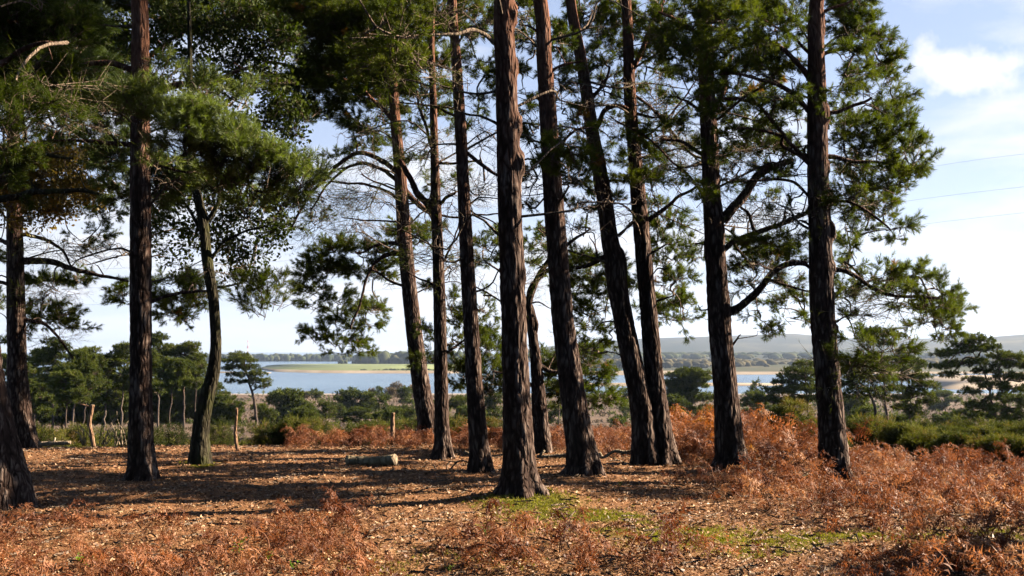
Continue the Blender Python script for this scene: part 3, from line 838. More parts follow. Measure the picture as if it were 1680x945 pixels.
# ================================================================== the pines and oaks of the clearing
near_tree('pine_tree', 'thick rough pine trunk leaning out of the left edge, nearest of all the trees', 'tree', (4, 832, 96),
    [(2, 800, 88), (-6, 750, 76), (-16, 690, 66), (-30, 600, 60), (-45, 450, 55), (-62, 200, 50), (-80, 0, 44)], 11, flare=0.35, rough=1.7, H=14,
    pads=[(20, 40, 70, 40), (60, 110, 60, 30), (10, 130, 60, 30), (-20, 60, 60, 60), (110, 60, 50, 28), (30, 175, 45, 18, -1.6, 'l'), (10, 205, 32, 22, -1.8, 'l', 1.3),
          (60, 195, 30, 12, -1.5, 'l', 1.0), (100, 205, 18, 8, -1.4, 'l', .8), (10, 240, 35, 25, -1.0), (-10, 180, 40, 40), (5, 290, 35, 30)],
    limbs=[([(-60, 140), (0, 110), (50, 80), (110, 70)], 13, 5)], bare=[(80, 150, 50, 30, -1.5), (60, 170, 40, 25, -1.6)], top_pads=22, tint=(0.0, .55))  # needles tinted darker to deepen the shade in this crown

near_tree('pine_tree', 'pine at the far left edge of the clearing with one long bare limb reaching right', 'tree', (36, 727, 50),
    [(36, 705, 40), (32, 670, 36), (28, 600, 30), (26, 480, 28), (24, 380, 25), (22, 250, 20), (20, 120, 18), (19, 0, 15)], 12, H=13,
    limbs=[([(40, 428), (80, 430), (120, 441), (165, 453), (210, 461)], 12, 4), ([(38, 523), (70, 530), (95, 555), (120, 588)], 6, 3), ([(38, 385), (75, 392), (100, 410), (118, 438)], 7, 3),
           ([(20, 400), (0, 392), (-30, 385)], 9, 5), ([(22, 470), (0, 462), (-30, 470)], 7, 4)],
    pads=[(90, 468, 40, 9), (130, 462, 32, 8), (62, 462, 26, 7), (75, 497, 30, 7, None, 'p', .7), (85, 528, 32, 11), (118, 537, 22, 7), (60, 515, 26, 9), (50, 540, 20, 5), (105, 515, 20, 5),
          (140, 400, 26, 10, None, 'p', .55), (165, 385, 26, 12, None, 'p', .55), (170, 350, 30, 16, None, 'p', .7), (60, 340, 40, 20), (100, 310, 45, 22), (20, 330, 40, 22), (60, 270, 50, 28), (120, 260, 35, 20),
          (-10, 420, 25, 14), (-10, 500, 20, 20), (5, 560, 14, 8)],
    bare=[(90, 410, 50, 25), (80, 480, 45, 20), (100, 555, 30, 10)], top_pads=14)

near_tree('oak_tree', 'yellowing oak branches filling the left edge under the dark pine crowns', 'tree', (-215, 745, 46),
    [(-215, 700, 40), (-200, 600, 36), (-150, 480, 32), (-110, 380, 26), (-100, 260, 22), (-95, 120, 18), (-90, 0, 16)], 13, H=11, bmat='bark_oak', nmat='oak_gold', rough=.6, topkind='o', top_pads=8,
    limbs=[([(-110, 380), (-40, 340), (40, 320), (120, 310), (170, 320)], 16, 5), ([(-100, 270), (-20, 250), (60, 250), (120, 260)], 14, 4)],
    pads=[(20, 320, 45, 30, None, 'o'), (70, 300, 45, 26, None, 'o'), (115, 290, 35, 24, None, 'o'), (130, 325, 32, 18, None, 'o'), (90, 345, 40, 16, None, 'o'), (30, 360, 35, 12, None, 'o'),
          (110, 260, 30, 20, None, 'o'), (60, 255, 40, 20, None, 'o'), (10, 270, 40, 30, None, 'o'), (155, 318, 15, 14, None, 'o'), (-40, 300, 50, 50, None, 'o')], dens=170, tint=(0, 1.0))

near_tree('pine_tree', 'tall straight dark pine standing alone left of the curved mossy tree', 'tree', (232, 787, 46),
    [(232, 765, 42), (231, 700, 38), (231, 600, 34), (231, 450, 34), (230, 300, 32), (230, 150, 30), (229, 0, 27)], 14, H=14, flare=0.5,
    limbs=[([(232, 165), (290, 140), (350, 130), (410, 110)], 14, 5), ([(228, 120), (170, 100), (110, 110), (60, 130)], 12, 4), ([(228, 240), (170, 232), (120, 228), (60, 232)], 9, 3)],
    pads=[# the sunlit grey-green spray in front
          (195, 178, 38, 16, -1.5, 'l', 1.25), (235, 180, 36, 20, -1.8, 'l', 1.25), (275, 196, 38, 22, -2.0, 'l', 1.25), (318, 212, 38, 24, -2.1, 'l', 1.25), (300, 240, 34, 20, -2.1, 'l', 1.25), (350, 222, 40, 24, -2.0, 'l', 1.25),
          (388, 244, 40, 24, -1.9, 'l', 1.25), (350, 262, 36, 20, -2.0, 'l', 1.25), (415, 272, 38, 22, -1.8, 'l', 1.25), (380, 290, 40, 16, -1.7, 'l', 1.25), (450, 288, 38, 18, -1.7, 'l', 1.25), (492, 300, 32, 14, -1.6, 'l', 1.25),
          (430, 312, 45, 16, -1.5, 'l', 1.0), (255, 270, 22, 12, -1.6, 'l', 1.0), (360, 312, 40, 14, -1.3, 'l', 1.0), (470, 335, 35, 14, -1.4, 'l', 1.0), (415, 345, 38, 14, -1.2, 'l', 1.0),
          (330, 150, 30, 14, -1.6, 'l', 1.0), (380, 165, 25, 14, -1.6, 'l', 1.0), (275, 128, 18, 8, -1.6, 'l', .9),
          # shaded crown
          (120, 60, 60, 40, 0.8), (70, 20, 60, 30, 1.0), (150, 120, 45, 30, 0.5), (90, 160, 55, 30, 0.8), (180, 180, 45, 26, 0.4), (150, 225, 50, 22, 0.8), (200, 255, 40, 30, 0.5), (260, 300, 45, 30, 0.4),
          (195, 310, 26, 30, 1.0), (250, 330, 35, 22, 1.0), (170, 275, 30, 15, 1.2), (300, 290, 40, 26, 0.3), (340, 300, 40, 18, 0.6)],
    bare=[(60, 120, 60, 35, -1.5), (110, 190, 40, 25, -1.4)], nmat='needle_blue', top_pads=18)

near_tree('oak_tree', 'slender dark curved tree with mossy foot and small broad leaves', 'tree', (328, 763, 34),
    [(328, 745, 31), (329, 715, 28), (333, 680, 25), (341, 645, 23), (350, 610, 21), (354, 570, 18), (353, 530, 17), (350, 490, 17), (344, 455, 18), (338, 410, 17), (334, 370, 16), (326, 330, 15), (318, 290, 13), (314, 230, 11), (312, 150, 9), (311, 60, 7)],
    15, H=9.5, bmat='bark_oak', nmat='oak', rough=.9, topkind='o', top_pads=12, flare=0.4,
    limbs=[([(334, 370), (355, 335), (362, 300), (385, 260)], 9, 4), ([(333, 385), (318, 355), (300, 330), (270, 300)], 7, 3), ([(340, 430), (365, 400), (395, 380), (440, 370)], 6, 3), ([(314, 230), (350, 190), (400, 150), (440, 110)], 8, 3)],
    pads=[(300, 372, 30, 16, None, 'o'), (285, 345, 26, 14, None, 'o'), (318, 400, 22, 12, None, 'o', .8), (300, 440, 16, 12, None, 'o', .8), (370, 395, 26, 20, None, 'o'), (400, 415, 28, 24, None, 'o'), (430, 395, 24, 22, None, 'o'), (450, 370, 22, 22, None, 'o'), (385, 440, 22, 14, None, 'o', .8),
          (410, 450, 20, 12, None, 'o', .7), (370, 355, 32, 20, None, 'o'), (400, 330, 30, 18, None, 'o'), (300, 310, 30, 20, None, 'o'), (340, 330, 24, 18, None, 'o', .8), (450, 330, 24, 18, None, 'o'), (255, 390, 14, 20, None, 'o', .9), (262, 360, 16, 12, None, 'o', .9),
          (265, 60, 38, 30, 1.2, 'o', .8), (300, 30, 45, 30, 1.2, 'o', .9), (350, 60, 45, 30, 1.2, 'o', .9), (400, 30, 45, 30, 1.0, 'o'), (300, 95, 45, 20, 1.2, 'o', .8), (380, 100, 45, 24, 1.0, 'o', .9), (440, 70, 40, 40, 1.0, 'o'),
          (350, 140, 50, 20, 1.0, 'o', .9), (430, 130, 45, 28, 1.0, 'o'), (460, 180, 40, 26, 1.0, 'o', .9), (480, 215, 32, 18, 1.0, 'o', .8), (420, 200, 40, 20, 1.0, 'o', .8), (505, 190, 22, 12, 1.0, 'o', .7), (205, 60, 30, 35, 1.0, 'o', .9), (250, 130, 30, 16, 1.2, 'o', .7)],
    dens=190, bare=[(350, 440, 30, 20)])

near_tree('pine_tree', 'pine with grey-green hanging needle sprays behind the curved mossy tree', 'tree', (233, 742, 20),
    [(233, 700, 18), (233, 620, 16), (232, 540, 14), (232, 480, 13), (231, 420, 12), (230, 300, 10)], 16, H=8.5, top_pads=6, tdepth=2.0,
    pads=[(290, 462, 30, 11), (320, 470, 26, 11), (285, 490, 42, 14), (325, 500, 24, 12), (275, 515, 32, 11), (305, 525, 20, 6, None, 'p', .7), (200, 480, 24, 12), (210, 495, 22, 8), (330, 482, 20, 12),
          (410, 470, 28, 12, -3.5, 'l', .9), (435, 490, 26, 12, -3.5, 'l', .8), (450, 470, 18, 10, -3.5, 'l', .8), (430, 512, 18, 9, -3.5, 'l', 1.0), (460, 500, 16, 8, -3.5, 'l', .6), (405, 500, 16, 10, -3.5, 'l', .6)],
    limbs=[([(236, 500), (300, 480), (340, 478), (400, 462)], 6, 3)])

near_tree('pine_tree', 'leaning pine behind the rust bracken, its lit side curving up left', 'tree', (703, 718, 34),
    [(701, 690, 32), (692, 640, 29), (679, 540, 26), (668, 440, 24), (663, 380, 23), (656, 280, 20), (648, 190, 17), (641, 80, 14), (636, 0, 12)], 17, H=12, rough=.8,
    limbs=[([(655, 285), (625, 262), (590, 252), (550, 275), (515, 310), (490, 350), (470, 385)], 9, 3), ([(658, 300), (620, 275), (580, 268), (540, 300), (510, 345)], 7, 2.5), ([(665, 345), (640, 320), (600, 305), (540, 298)], 6, 3),
           ([(660, 318), (620, 300), (592, 285)], 4, 2), ([(662, 365), (620, 362), (580, 360), (560, 356)], 3.5, 1.5), ([(668, 415), (640, 420), (612, 434)], 10, 5), ([(664, 398), (630, 402), (583, 415)], 7, 3), ([(612, 434), (600, 460), (590, 500), (575, 540)], 5, 3),
           ([(672, 475), (640, 462), (610, 442)], 5, 3), ([(648, 200), (625, 175), (600, 150)], 8, 4), ([(664, 310), (690, 340), (712, 350)], 9, 9)],
    pads=[(600, 415, 32, 9), (570, 405, 30, 11), (545, 415, 30, 12), (520, 432, 26, 13), (505, 452, 18, 16), (545, 445, 32, 12), (585, 442, 34, 12), (620, 452, 22, 9, None, 'p', .8), (640, 430, 22, 12, None, 'p', .8), (505, 480, 15, 12, None, 'p', .7), (530, 472, 22, 12, None, 'p', .8),
          (510, 505, 14, 8, None, 'p', .6), (560, 490, 22, 9), (590, 505, 28, 9), (615, 510, 18, 10), (545, 515, 26, 8), (570, 530, 30, 8), (600, 535, 22, 8), (530, 545, 20, 7), (512, 555, 12, 7), (545, 560, 26, 9), (575, 560, 24, 9), (590, 575, 14, 8, None, 'p', .7), (555, 580, 14, 6, None, 'p', .7),
          (668, 385, 32, 13, None, 'p', .9), (690, 400, 18, 12, None, 'p', .8), (650, 395, 18, 10), (585, 205, 28, 16, None, 'p', .8), (615, 215, 30, 16, None, 'p', .8), (600, 240, 34, 10, None, 'p', .7), (560, 262, 24, 8, None, 'p', .7), (530, 285, 24, 8, None, 'p', .6), (500, 320, 18, 12, None, 'p', .5),
          (480, 360, 16, 18, None, 'p', .45), (515, 355, 18, 14, None, 'p', .4), (630, 180, 34, 14), (600, 160, 40, 16), (560, 150, 45, 18), (640, 130, 40, 20), (590, 110, 45, 26), (530, 110, 45, 26), (500, 60, 50, 30), (560, 50, 50, 32), (620, 40, 50, 32), (520, 170, 40, 16), (490, 140, 40, 22), (545, 190, 30, 10, None, 'p', .8), (540, 20, 60, 25), (470, 20, 50, 25),
          (660, 85, 26, 30, -1.5), (635, 60, 26, 20, -1.6), (600, 90, 30, 24, -1.5)],
    bare=[(600, 320, 60, 30), (540, 330, 40, 30), (580, 370, 40, 20), (520, 370, 30, 30), (620, 270, 40, 20)], top_pads=8)

near_tree('pine_tree', 'slim pine with a forked top and twiggy side limbs, left of the brick-brown straight one', 'tree', (728, 748, 36),
    [(727, 728, 27), (725, 700, 24), (723, 600, 22), (721, 500, 20), (718, 400, 18), (715, 330, 17), (713, 260, 14), (711, 180, 12), (708, 80, 10), (706, 0, 9)], 18, H=11, rough=.8,
    limbs=[([(715, 350), (700, 330), (682, 308), (668, 285), (655, 262)], 12, 8), ([(718, 340), (735, 322), (748, 315)], 6, 4), ([(716, 268), (750, 270), (790, 262)], 5, 3), ([(718, 352), (750, 358), (800, 352), (830, 350)], 4, 2), ([(712, 250), (700, 220), (690, 190), (684, 150)], 6, 3),
           ([(722, 470), (690, 460), (660, 440)], 4, 2), ([(724, 585), (745, 570), (765, 555)], 5, 3), ([(720, 440), (740, 400), (755, 350)], 4, 2)],
    pads=[(705, 190, 30, 12, None, 'p', .7), (730, 215, 26, 10, None, 'p', .6), (690, 215, 24, 10, None, 'p', .6), (700, 300, 20, 10, None, 'p', .5), (735, 295, 20, 8, None, 'p', .5), (700, 150, 36, 18), (680, 110, 36, 24), (720, 100, 30, 24), (700, 50, 34, 30), (670, 20, 40, 24), (740, 40, 24, 24),
          (700, 375, 16, 12, None, 'p', .6), (745, 440, 14, 10, None, 'p', .5), (700, 470, 14, 12, None, 'p', .5), (700, 545, 14, 16, None, 'p', .7), (740, 500, 12, 18, None, 'p', .6), (705, 590, 12, 14, None, 'p', .6), (745, 525, 14, 12, None, 'p', .6), (690, 260, 30, 8, None, 'p', .5), (745, 560, 14, 14, None, 'p', .7)],
    bare=[(745, 320, 35, 40), (740, 420, 30, 40), (700, 250, 40, 30), (700, 420, 20, 20)], top_pads=5)

near_tree('pine_tree', 'straight reddish-brown pine of medium girth, next left of the thick central pine', 'tree', (791, 774, 40),
    [(789, 755, 34), (785, 720, 30), (779, 640, 27), (773, 540, 25), (766, 420, 23), (760, 300, 20), (755, 200, 19), (748, 90, 17), (742, 0, 14)], 19, H=13,
    limbs=[([(760, 335), (785, 355), (815, 368)], 3, 2), ([(752, 190), (720, 178), (690, 172), (655, 168)], 5, 2), ([(770, 480), (800, 470), (820, 440)], 4, 2), ([(758, 245), (800, 275), (818, 288)], 7, 5)],
    pads=[(775, 60, 26, 24, 1.0, 'p', .8), (790, 110, 24, 22, 1.0, 'p', .8), (790, 30, 30, 20, 1.0, 'p', .8), (795, 160, 20, 14, 1.2, 'p', .7), (730, 20, 34, 18, 0.8), (780, 200, 18, 10, 1.2, 'p', .5)], bare=[(790, 230, 25, 30, 1.0), (700, 170, 50, 15), (790, 310, 20, 30, .8)], top_pads=6)

near_tree('pine_tree', 'thickest and most forward pine in the middle, moss at its foot', 'tree', (856, 823, 78),
    [(855, 800, 62), (853, 766, 52), (849, 690, 46), (846, 620, 43), (843, 530, 41), (839, 420, 40), (836, 320, 39), (833, 220, 37), (830, 120, 35), (827, 0, 33)], 20, H=15, flare=0.6, rough=1.25,
    knots=[(25, 1, .08, .12), (110, 1, .05, .08), (205, 1, .08, .10), (268, 1, .10, .12), (450, 1, .03, .08)],
    limbs=[([(812, 72, 0), (792, 52, -.3), (770, 50, -.5), (735, 53, -.7), (700, 58, -.9), (655, 60, -1.1), (620, 45, -1.2), (602, 20, -1.3), (590, 0, -1.3)], 7, 3, 'twig'),
           ([(818, 205), (790, 190), (740, 178), (700, 172)], 5, 2, 'twig')],
    pads=[(665, 45, 16, 20, -1.1, 'p', 1.0), (675, 75, 13, 18, -1.1, 'p', 1.0), (630, 35, 16, 12, -1.2, 'p', 1.0), (588, 62, 20, 14, -1.2, 'p', .8), (640, 100, 22, 12, -1.1, 'p', .6), (680, 110, 14, 12, -1.0, 'p', .6)],
    bare=[(690, 30, 40, 22, -.9), (650, 90, 40, 25, -1.1), (700, 115, 30, 18, -1.)], top_pads=6, nmat='needle')

near_tree('pine_tree', 'short twisted pine with pale twisted stem and red limb, half hidden behind the thickest pine', 'tree', (888, 742, 34),
    [(888, 720, 30), (886, 690, 27), (883, 640, 22), (879, 590, 18), (874, 550, 16), (870, 515, 15), (868, 498, 11), (876, 470, 10), (888, 445, 9), (905, 420, 8), (915, 390, 6)], 21, H=3.4, top=False, rough=1.1, flare=.4,
    limbs=[([(874, 555), (880, 530), (876, 508), (868, 498)], 8, 8), ([(868, 500), (872, 470), (890, 450), (908, 440)], 10, 7), ([(866, 495), (850, 470), (830, 452), (805, 435)], 5, 3), ([(885, 600), (905, 608), (930, 606)], 9, 4), ([(905, 430), (900, 390), (885, 375)], 5, 2),
           ([(880, 640), (850, 620), (810, 610)], 6, 3), ([(866, 520), (842, 505), (800, 480), (780, 470)], 4, 2)],
    pads=[(800, 405, 22, 10), (820, 390, 22, 9), (795, 430, 18, 12), (830, 420, 16, 12, None, 'p', .7), (880, 400, 22, 12), (870, 430, 16, 12, None, 'p', .7), (890, 380, 16, 8), (905, 460, 12, 12, None, 'p', .7),
          (790, 505, 14, 18), (770, 530, 14, 20), (790, 555, 14, 18), (760, 545, 10, 12), (800, 570, 20, 14), (815, 590, 20, 16), (790, 610, 24, 18), (820, 620, 18, 18), (765, 610, 18, 14), (800, 640, 22, 12), (765, 635, 12, 12), (745, 600, 10, 18),
          (905, 590, 20, 14), (920, 615, 22, 16), (950, 600, 22, 14), (965, 575, 18, 10), (975, 600, 22, 14), (985, 625, 20, 14), (960, 635, 26, 14), (985, 650, 20, 12), (1000, 660, 14, 8), (930, 650, 20, 12), (900, 640, 16, 14), (945, 580, 18, 10)],
    bare=[(850, 470, 30, 25), (900, 410, 25, 20)], dens=240)

near_tree('pine_tree', 'dark leaning pine with broad root flare, directly right of the thickest pine', 'tree', (957, 785, 68),
    [(958, 765, 52), (953, 730, 47), (946, 690, 43), (935, 610, 39), (924, 530, 36), (915, 420, 34), (906, 300, 32), (900, 200, 29), (893, 100, 26), (886, 0, 24)], 22, H=13.5, flare=.5,
    limbs=[([(925, 405), (945, 390), (968, 375)], 7, 2.5), ([(903, 250), (925, 235), (950, 215), (975, 210)], 6, 3), ([(905, 270), (880, 265), (860, 262)], 5, 3), ([(898, 120), (930, 105), (960, 100)], 6, 3), ([(890, 60), (870, 45), (850, 40)], 5, 2), ([(900, 160), (880, 158), (862, 170)], 5, 3)],
    pads=[(905, 245, 26, 10, -.6), (930, 258, 28, 12, -.5), (900, 268, 30, 10, -.7), (930, 280, 30, 9, -.4), (955, 268, 20, 9), (885, 288, 20, 8), (940, 300, 24, 8, None, 'p', .7), (868, 20, 18, 20, 1.), (870, 70, 18, 16, 1.), (862, 120, 14, 16, 1., 'p', .8), (865, 180, 14, 12, 1.2, 'p', .7), (915, 60, 18, 30), (918, 120, 18, 20, None, 'p', .8), (915, 170, 20, 12, None, 'p', .8), (935, 200, 22, 10, None, 'p', .8), (875, 215, 16, 10, 1., 'p', .7), (865, 330, 12, 10, 1., 'p', .6), (945, 370, 14, 8, None, 'p', .5),
          (870, 240, 18, 9, .6), (860, 150, 16, 12, 1.2, 'p', .6), (940, 340, 24, 10, None, 'p', .5)],
    bare=[(950, 220, 30, 20), (870, 300, 20, 30), (950, 380, 20, 15)], top_pads=6)

near_tree('pine_tree', 'leaning stem on the left of the pair of pines sharing one foot', 'tree', (1062, 763, 46),
    [(1058, 740, 42), (1056, 700, 38), (1047, 640, 34), (1034, 580, 33), (1022, 520, 32), (1013, 470, 33), (1008, 430, 33), (1000, 390, 28), (992, 330, 26), (984, 280, 24), (972, 220, 22), (962, 150, 20), (950, 80, 18), (936, 0, 17)], 23, H=13, rough=1.0,
    knots=[(430, 1, .05, .16), (300, -1, .02, .1)], flare=.3,
    limbs=[([(975, 215), (990, 185), (1010, 175), (1030, 178)], 9, 6), ([(990, 305), (1005, 298), (1025, 300)], 6, 3), ([(1000, 375), (990, 350), (1010, 325)], 4, 2), ([(965, 165), (985, 140), (1000, 110)], 7, 4), ([(1018, 530), (1000, 525), (985, 530)], 3, 2), ([(1035, 595), (1010, 578), (996, 577)], 3, 2), ([(1004, 415), (975, 430), (945, 440)], 9, 5), ([(980, 250), (950, 240), (925, 235)], 5, 2)],
    pads=[(980, 425, 26, 11, .8), (955, 432, 26, 13, .9), (935, 445, 18, 14, .9), (970, 455, 26, 13, 1.), (950, 475, 26, 12, 1., 'p', .8), (985, 480, 20, 14, 1.), (945, 505, 22, 14, 1., 'p', .8), (975, 510, 20, 14, 1.), (960, 535, 24, 10, 1., 'p', .7), (990, 540, 16, 10, 1., 'p', .7), (1000, 460, 18, 16, .9), (1000, 565, 14, 8, 1., 'p', .4), (975, 560, 16, 8, 1., 'p', .4),
          (960, 20, 24, 26), (985, 55, 24, 18), (940, 60, 16, 24), (975, 95, 20, 14, None, 'p', .8), (1000, 100, 16, 10, None, 'p', .7), (945, 120, 16, 14), (985, 130, 18, 8, None, 'p', .7), (950, 170, 18, 10, None, 'p', .8), (995, 160, 14, 8, None, 'p', .6), (955, 215, 18, 9, None, 'p', .7), (970, 305, 20, 10), (985, 330, 20, 10, None, 'p', .7), (965, 280, 16, 10, None, 'p', .7), (960, 350, 14, 9, None, 'p', .6), (1010, 230, 14, 9, None, 'p', .5)],
    bare=[(960, 570, 30, 30, 1.), (990, 350, 20, 25), (1000, 200, 25, 25), (1000, 140, 30, 20)], top_pads=5)

near_tree('pine_tree', 'upright stem on the right of the pair of pines sharing one foot', 'tree', (1087, 762, 52),
    [(1086, 740, 44), (1082, 700, 38), (1077, 650, 32), (1070, 580, 29), (1063, 500, 27), (1054, 400, 26), (1047, 320, 25), (1040, 240, 22), (1033, 150, 20), (1027, 0, 16)], 24, H=13,
    limbs=[([(1060, 362), (1085, 345), (1110, 325), (1142, 306)], 8, 4), ([(1040, 185), (1060, 190), (1085, 192)], 6, 3), ([(1036, 120), (1060, 70), (1075, 30), (1090, 0)], 9, 6), ([(1042, 230), (1080, 210), (1120, 160), (1150, 120)], 4, 2), ([(1072, 600), (1084, 598)], 3, 1.5),
           ([(1056, 420), (1080, 410), (1100, 400)], 5, 2), ([(1062, 500), (1085, 490), (1105, 485)], 5, 2), ([(1034, 150), (1080, 190), (1130, 250), (1160, 262)], 5, 4)],
    pads=[(1045, 235, 22, 9, -.6), (1055, 255, 26, 9, -.6), (1035, 268, 20, 8), (1060, 285, 24, 9, -.4), (1040, 300, 22, 10, -.5, 'p', 1.1), (1070, 310, 22, 9), (1078, 335, 18, 9, None, 'p', .8), (1095, 360, 20, 8), (1080, 380, 20, 10), (1110, 378, 16, 8, None, 'p', .8), (1090, 405, 24, 10), (1115, 425, 16, 8), (1085, 430, 22, 10), (1110, 455, 20, 10),
          (1085, 465, 20, 12), (1120, 485, 14, 10), (1095, 495, 24, 10), (1120, 510, 14, 10), (1095, 522, 24, 9), (1118, 530, 12, 7), (1075, 510, 14, 14), (1050, 460, 14, 14, .8),
          (1060, 25, 26, 20), (1010, 30, 16, 26), (1075, 65, 24, 16), (1010, 85, 14, 20, None, 'p', .8), (1055, 100, 22, 14, None, 'p', .8), (1085, 120, 22, 12), (1060, 145, 22, 9, None, 'p', .8), (1010, 140, 12, 14, None, 'p', .7), (1080, 170, 22, 8), (1060, 205, 18, 8, None, 'p', .7), (1095, 200, 18, 8, None, 'p', .7), (1070, 260, 16, 8), (1010, 200, 12, 9, None, 'p', .6)],
    bare=[(1080, 240, 40, 30), (1070, 180, 40, 40), (1110, 300, 25, 20)], top_pads=5)

near_tree('pine_tree', 'sturdy pine with three upswept limbs on its right side, second from the right', 'tree', (1199, 775, 62),
    [(1200, 757, 52), (1197, 730, 46), (1192, 660, 40), (1187, 600, 37), (1180, 530, 36), (1176, 460, 34), (1173, 400, 32), (1168, 330, 29), (1165, 260, 28), (1161, 180, 27), (1158, 100, 25), (1155, 0, 22)], 25, H=13.5, flare=.5,
    knots=[(410, -1, .03, .12), (360, 1, .03, .2), (510, 1, .03, .2)],
    limbs=[([(1185, 362), (1205, 340), (1225, 315), (1245, 290), (1275, 272), (1300, 262)], 17, 10), ([(1187, 410), (1210, 392), (1245, 378), (1285, 362), (1325, 348)], 9, 7), ([(1197, 512), (1215, 502), (1240, 480), (1262, 455), (1290, 436), (1325, 433)], 14, 8),
           ([(1165, 262), (1140, 250), (1115, 235), (1085, 228)], 7, 4), ([(1160, 190), (1135, 170), (1110, 160)], 6, 3), ([(1163, 210), (1190, 130), (1200, 90)], 10, 6), ([(1168, 200), (1215, 170), (1260, 135), (1290, 100)], 5, 3), ([(1160, 85), (1190, 60), (1230, 40)], 9, 4), ([(1155, 60), (1120, 40), (1080, 20)], 8, 4),
           ([(1202, 566), (1208, 556), (1216, 549)], 4, 1.5), ([(1161, 508), (1150, 502), (1145, 500)], 3, 1.5), ([(1165, 340), (1130, 290), (1060, 225), (1000, 190)], 5, 2), ([(1240, 385), (1230, 350), (1215, 340)], 6, 4), ([(1262, 460), (1290, 468), (1330, 478)], 6, 3), ([(1178, 408), (1160, 405), (1140, 400)], 5, 2), ([(1205, 400), (1225, 425), (1240, 440)], 5, 3)],
    pads=[(1150, 20, 34, 24, -.5), (1190, 30, 36, 26, -.6), (1230, 25, 34, 22), (1265, 15, 30, 18), (1105, 25, 34, 22), (1110, 60, 34, 18), (1145, 80, 30, 24, -.7), (1180, 80, 30, 22, -.6), (1215, 70, 32, 20), (1120, 100, 28, 16, None, 'p', .8), (1150, 130, 28, 20, -.8), (1190, 120, 30, 18, -.5), (1225, 110, 32, 16), (1135, 160, 24, 12), (1175, 160, 28, 14, -.8), (1215, 150, 30, 14), (1255, 150, 28, 14),
          (1195, 190, 28, 14), (1235, 185, 30, 13), (1270, 175, 24, 12), (1160, 200, 28, 11, -.7), (1200, 225, 28, 12, -.6), (1230, 235, 24, 12), (1245, 215, 26, 12), (1110, 215, 26, 10), (1080, 230, 22, 9), (1130, 240, 24, 10, None, 'p', .8), (1170, 250, 24, 11, -.8), (1210, 262, 26, 10, None, 'p', .9), (1150, 300, 20, 10, -.7, 'p', .8), (1180, 310, 18, 10, -.7, 'p', .9), (1155, 330, 14, 9, -.6), (1250, 300, 24, 9, None, 'p', .8), (1200, 290, 18, 8, None, 'p', .8),
          (1215, 395, 22, 9, None, 'p', .8), (1245, 398, 28, 12), (1275, 395, 26, 12, None, 'p', .9), (1300, 405, 20, 14), (1235, 420, 28, 12), (1270, 425, 30, 12), (1300, 430, 20, 10), (1215, 440, 22, 12, None, 'p', .9), (1250, 445, 26, 9, None, 'p', .8), (1290, 345, 26, 9, None, 'p', .7), (1255, 330, 24, 8, None, 'p', .6), (1225, 470, 20, 14, None, 'p', .5), (1290, 470, 26, 10, None, 'p', .8), (1310, 490, 18, 12, None, 'p', .8), (1280, 500, 28, 10, None, 'p', .7), (1245, 515, 24, 7, None, 'p', .6), (1260, 535, 28, 7, None, 'p', .6), (1300, 525, 22, 8, None, 'p', .8), (1265, 550, 18, 5, None, 'p', .6), (1320, 520, 14, 8, None, 'p', .8),
          (1140, 400, 20, 9, None, 'p', .7), (1145, 420, 14, 8, None, 'p', .6), (1110, 285, 18, 7, None, 'p', .6), (1085, 90, 22, 16), (1080, 50, 20, 16)],
    bare=[(1230, 350, 40, 30), (1250, 470, 40, 30), (1130, 270, 40, 30), (1200, 250, 40, 30)], top_pads=8, dens=220)

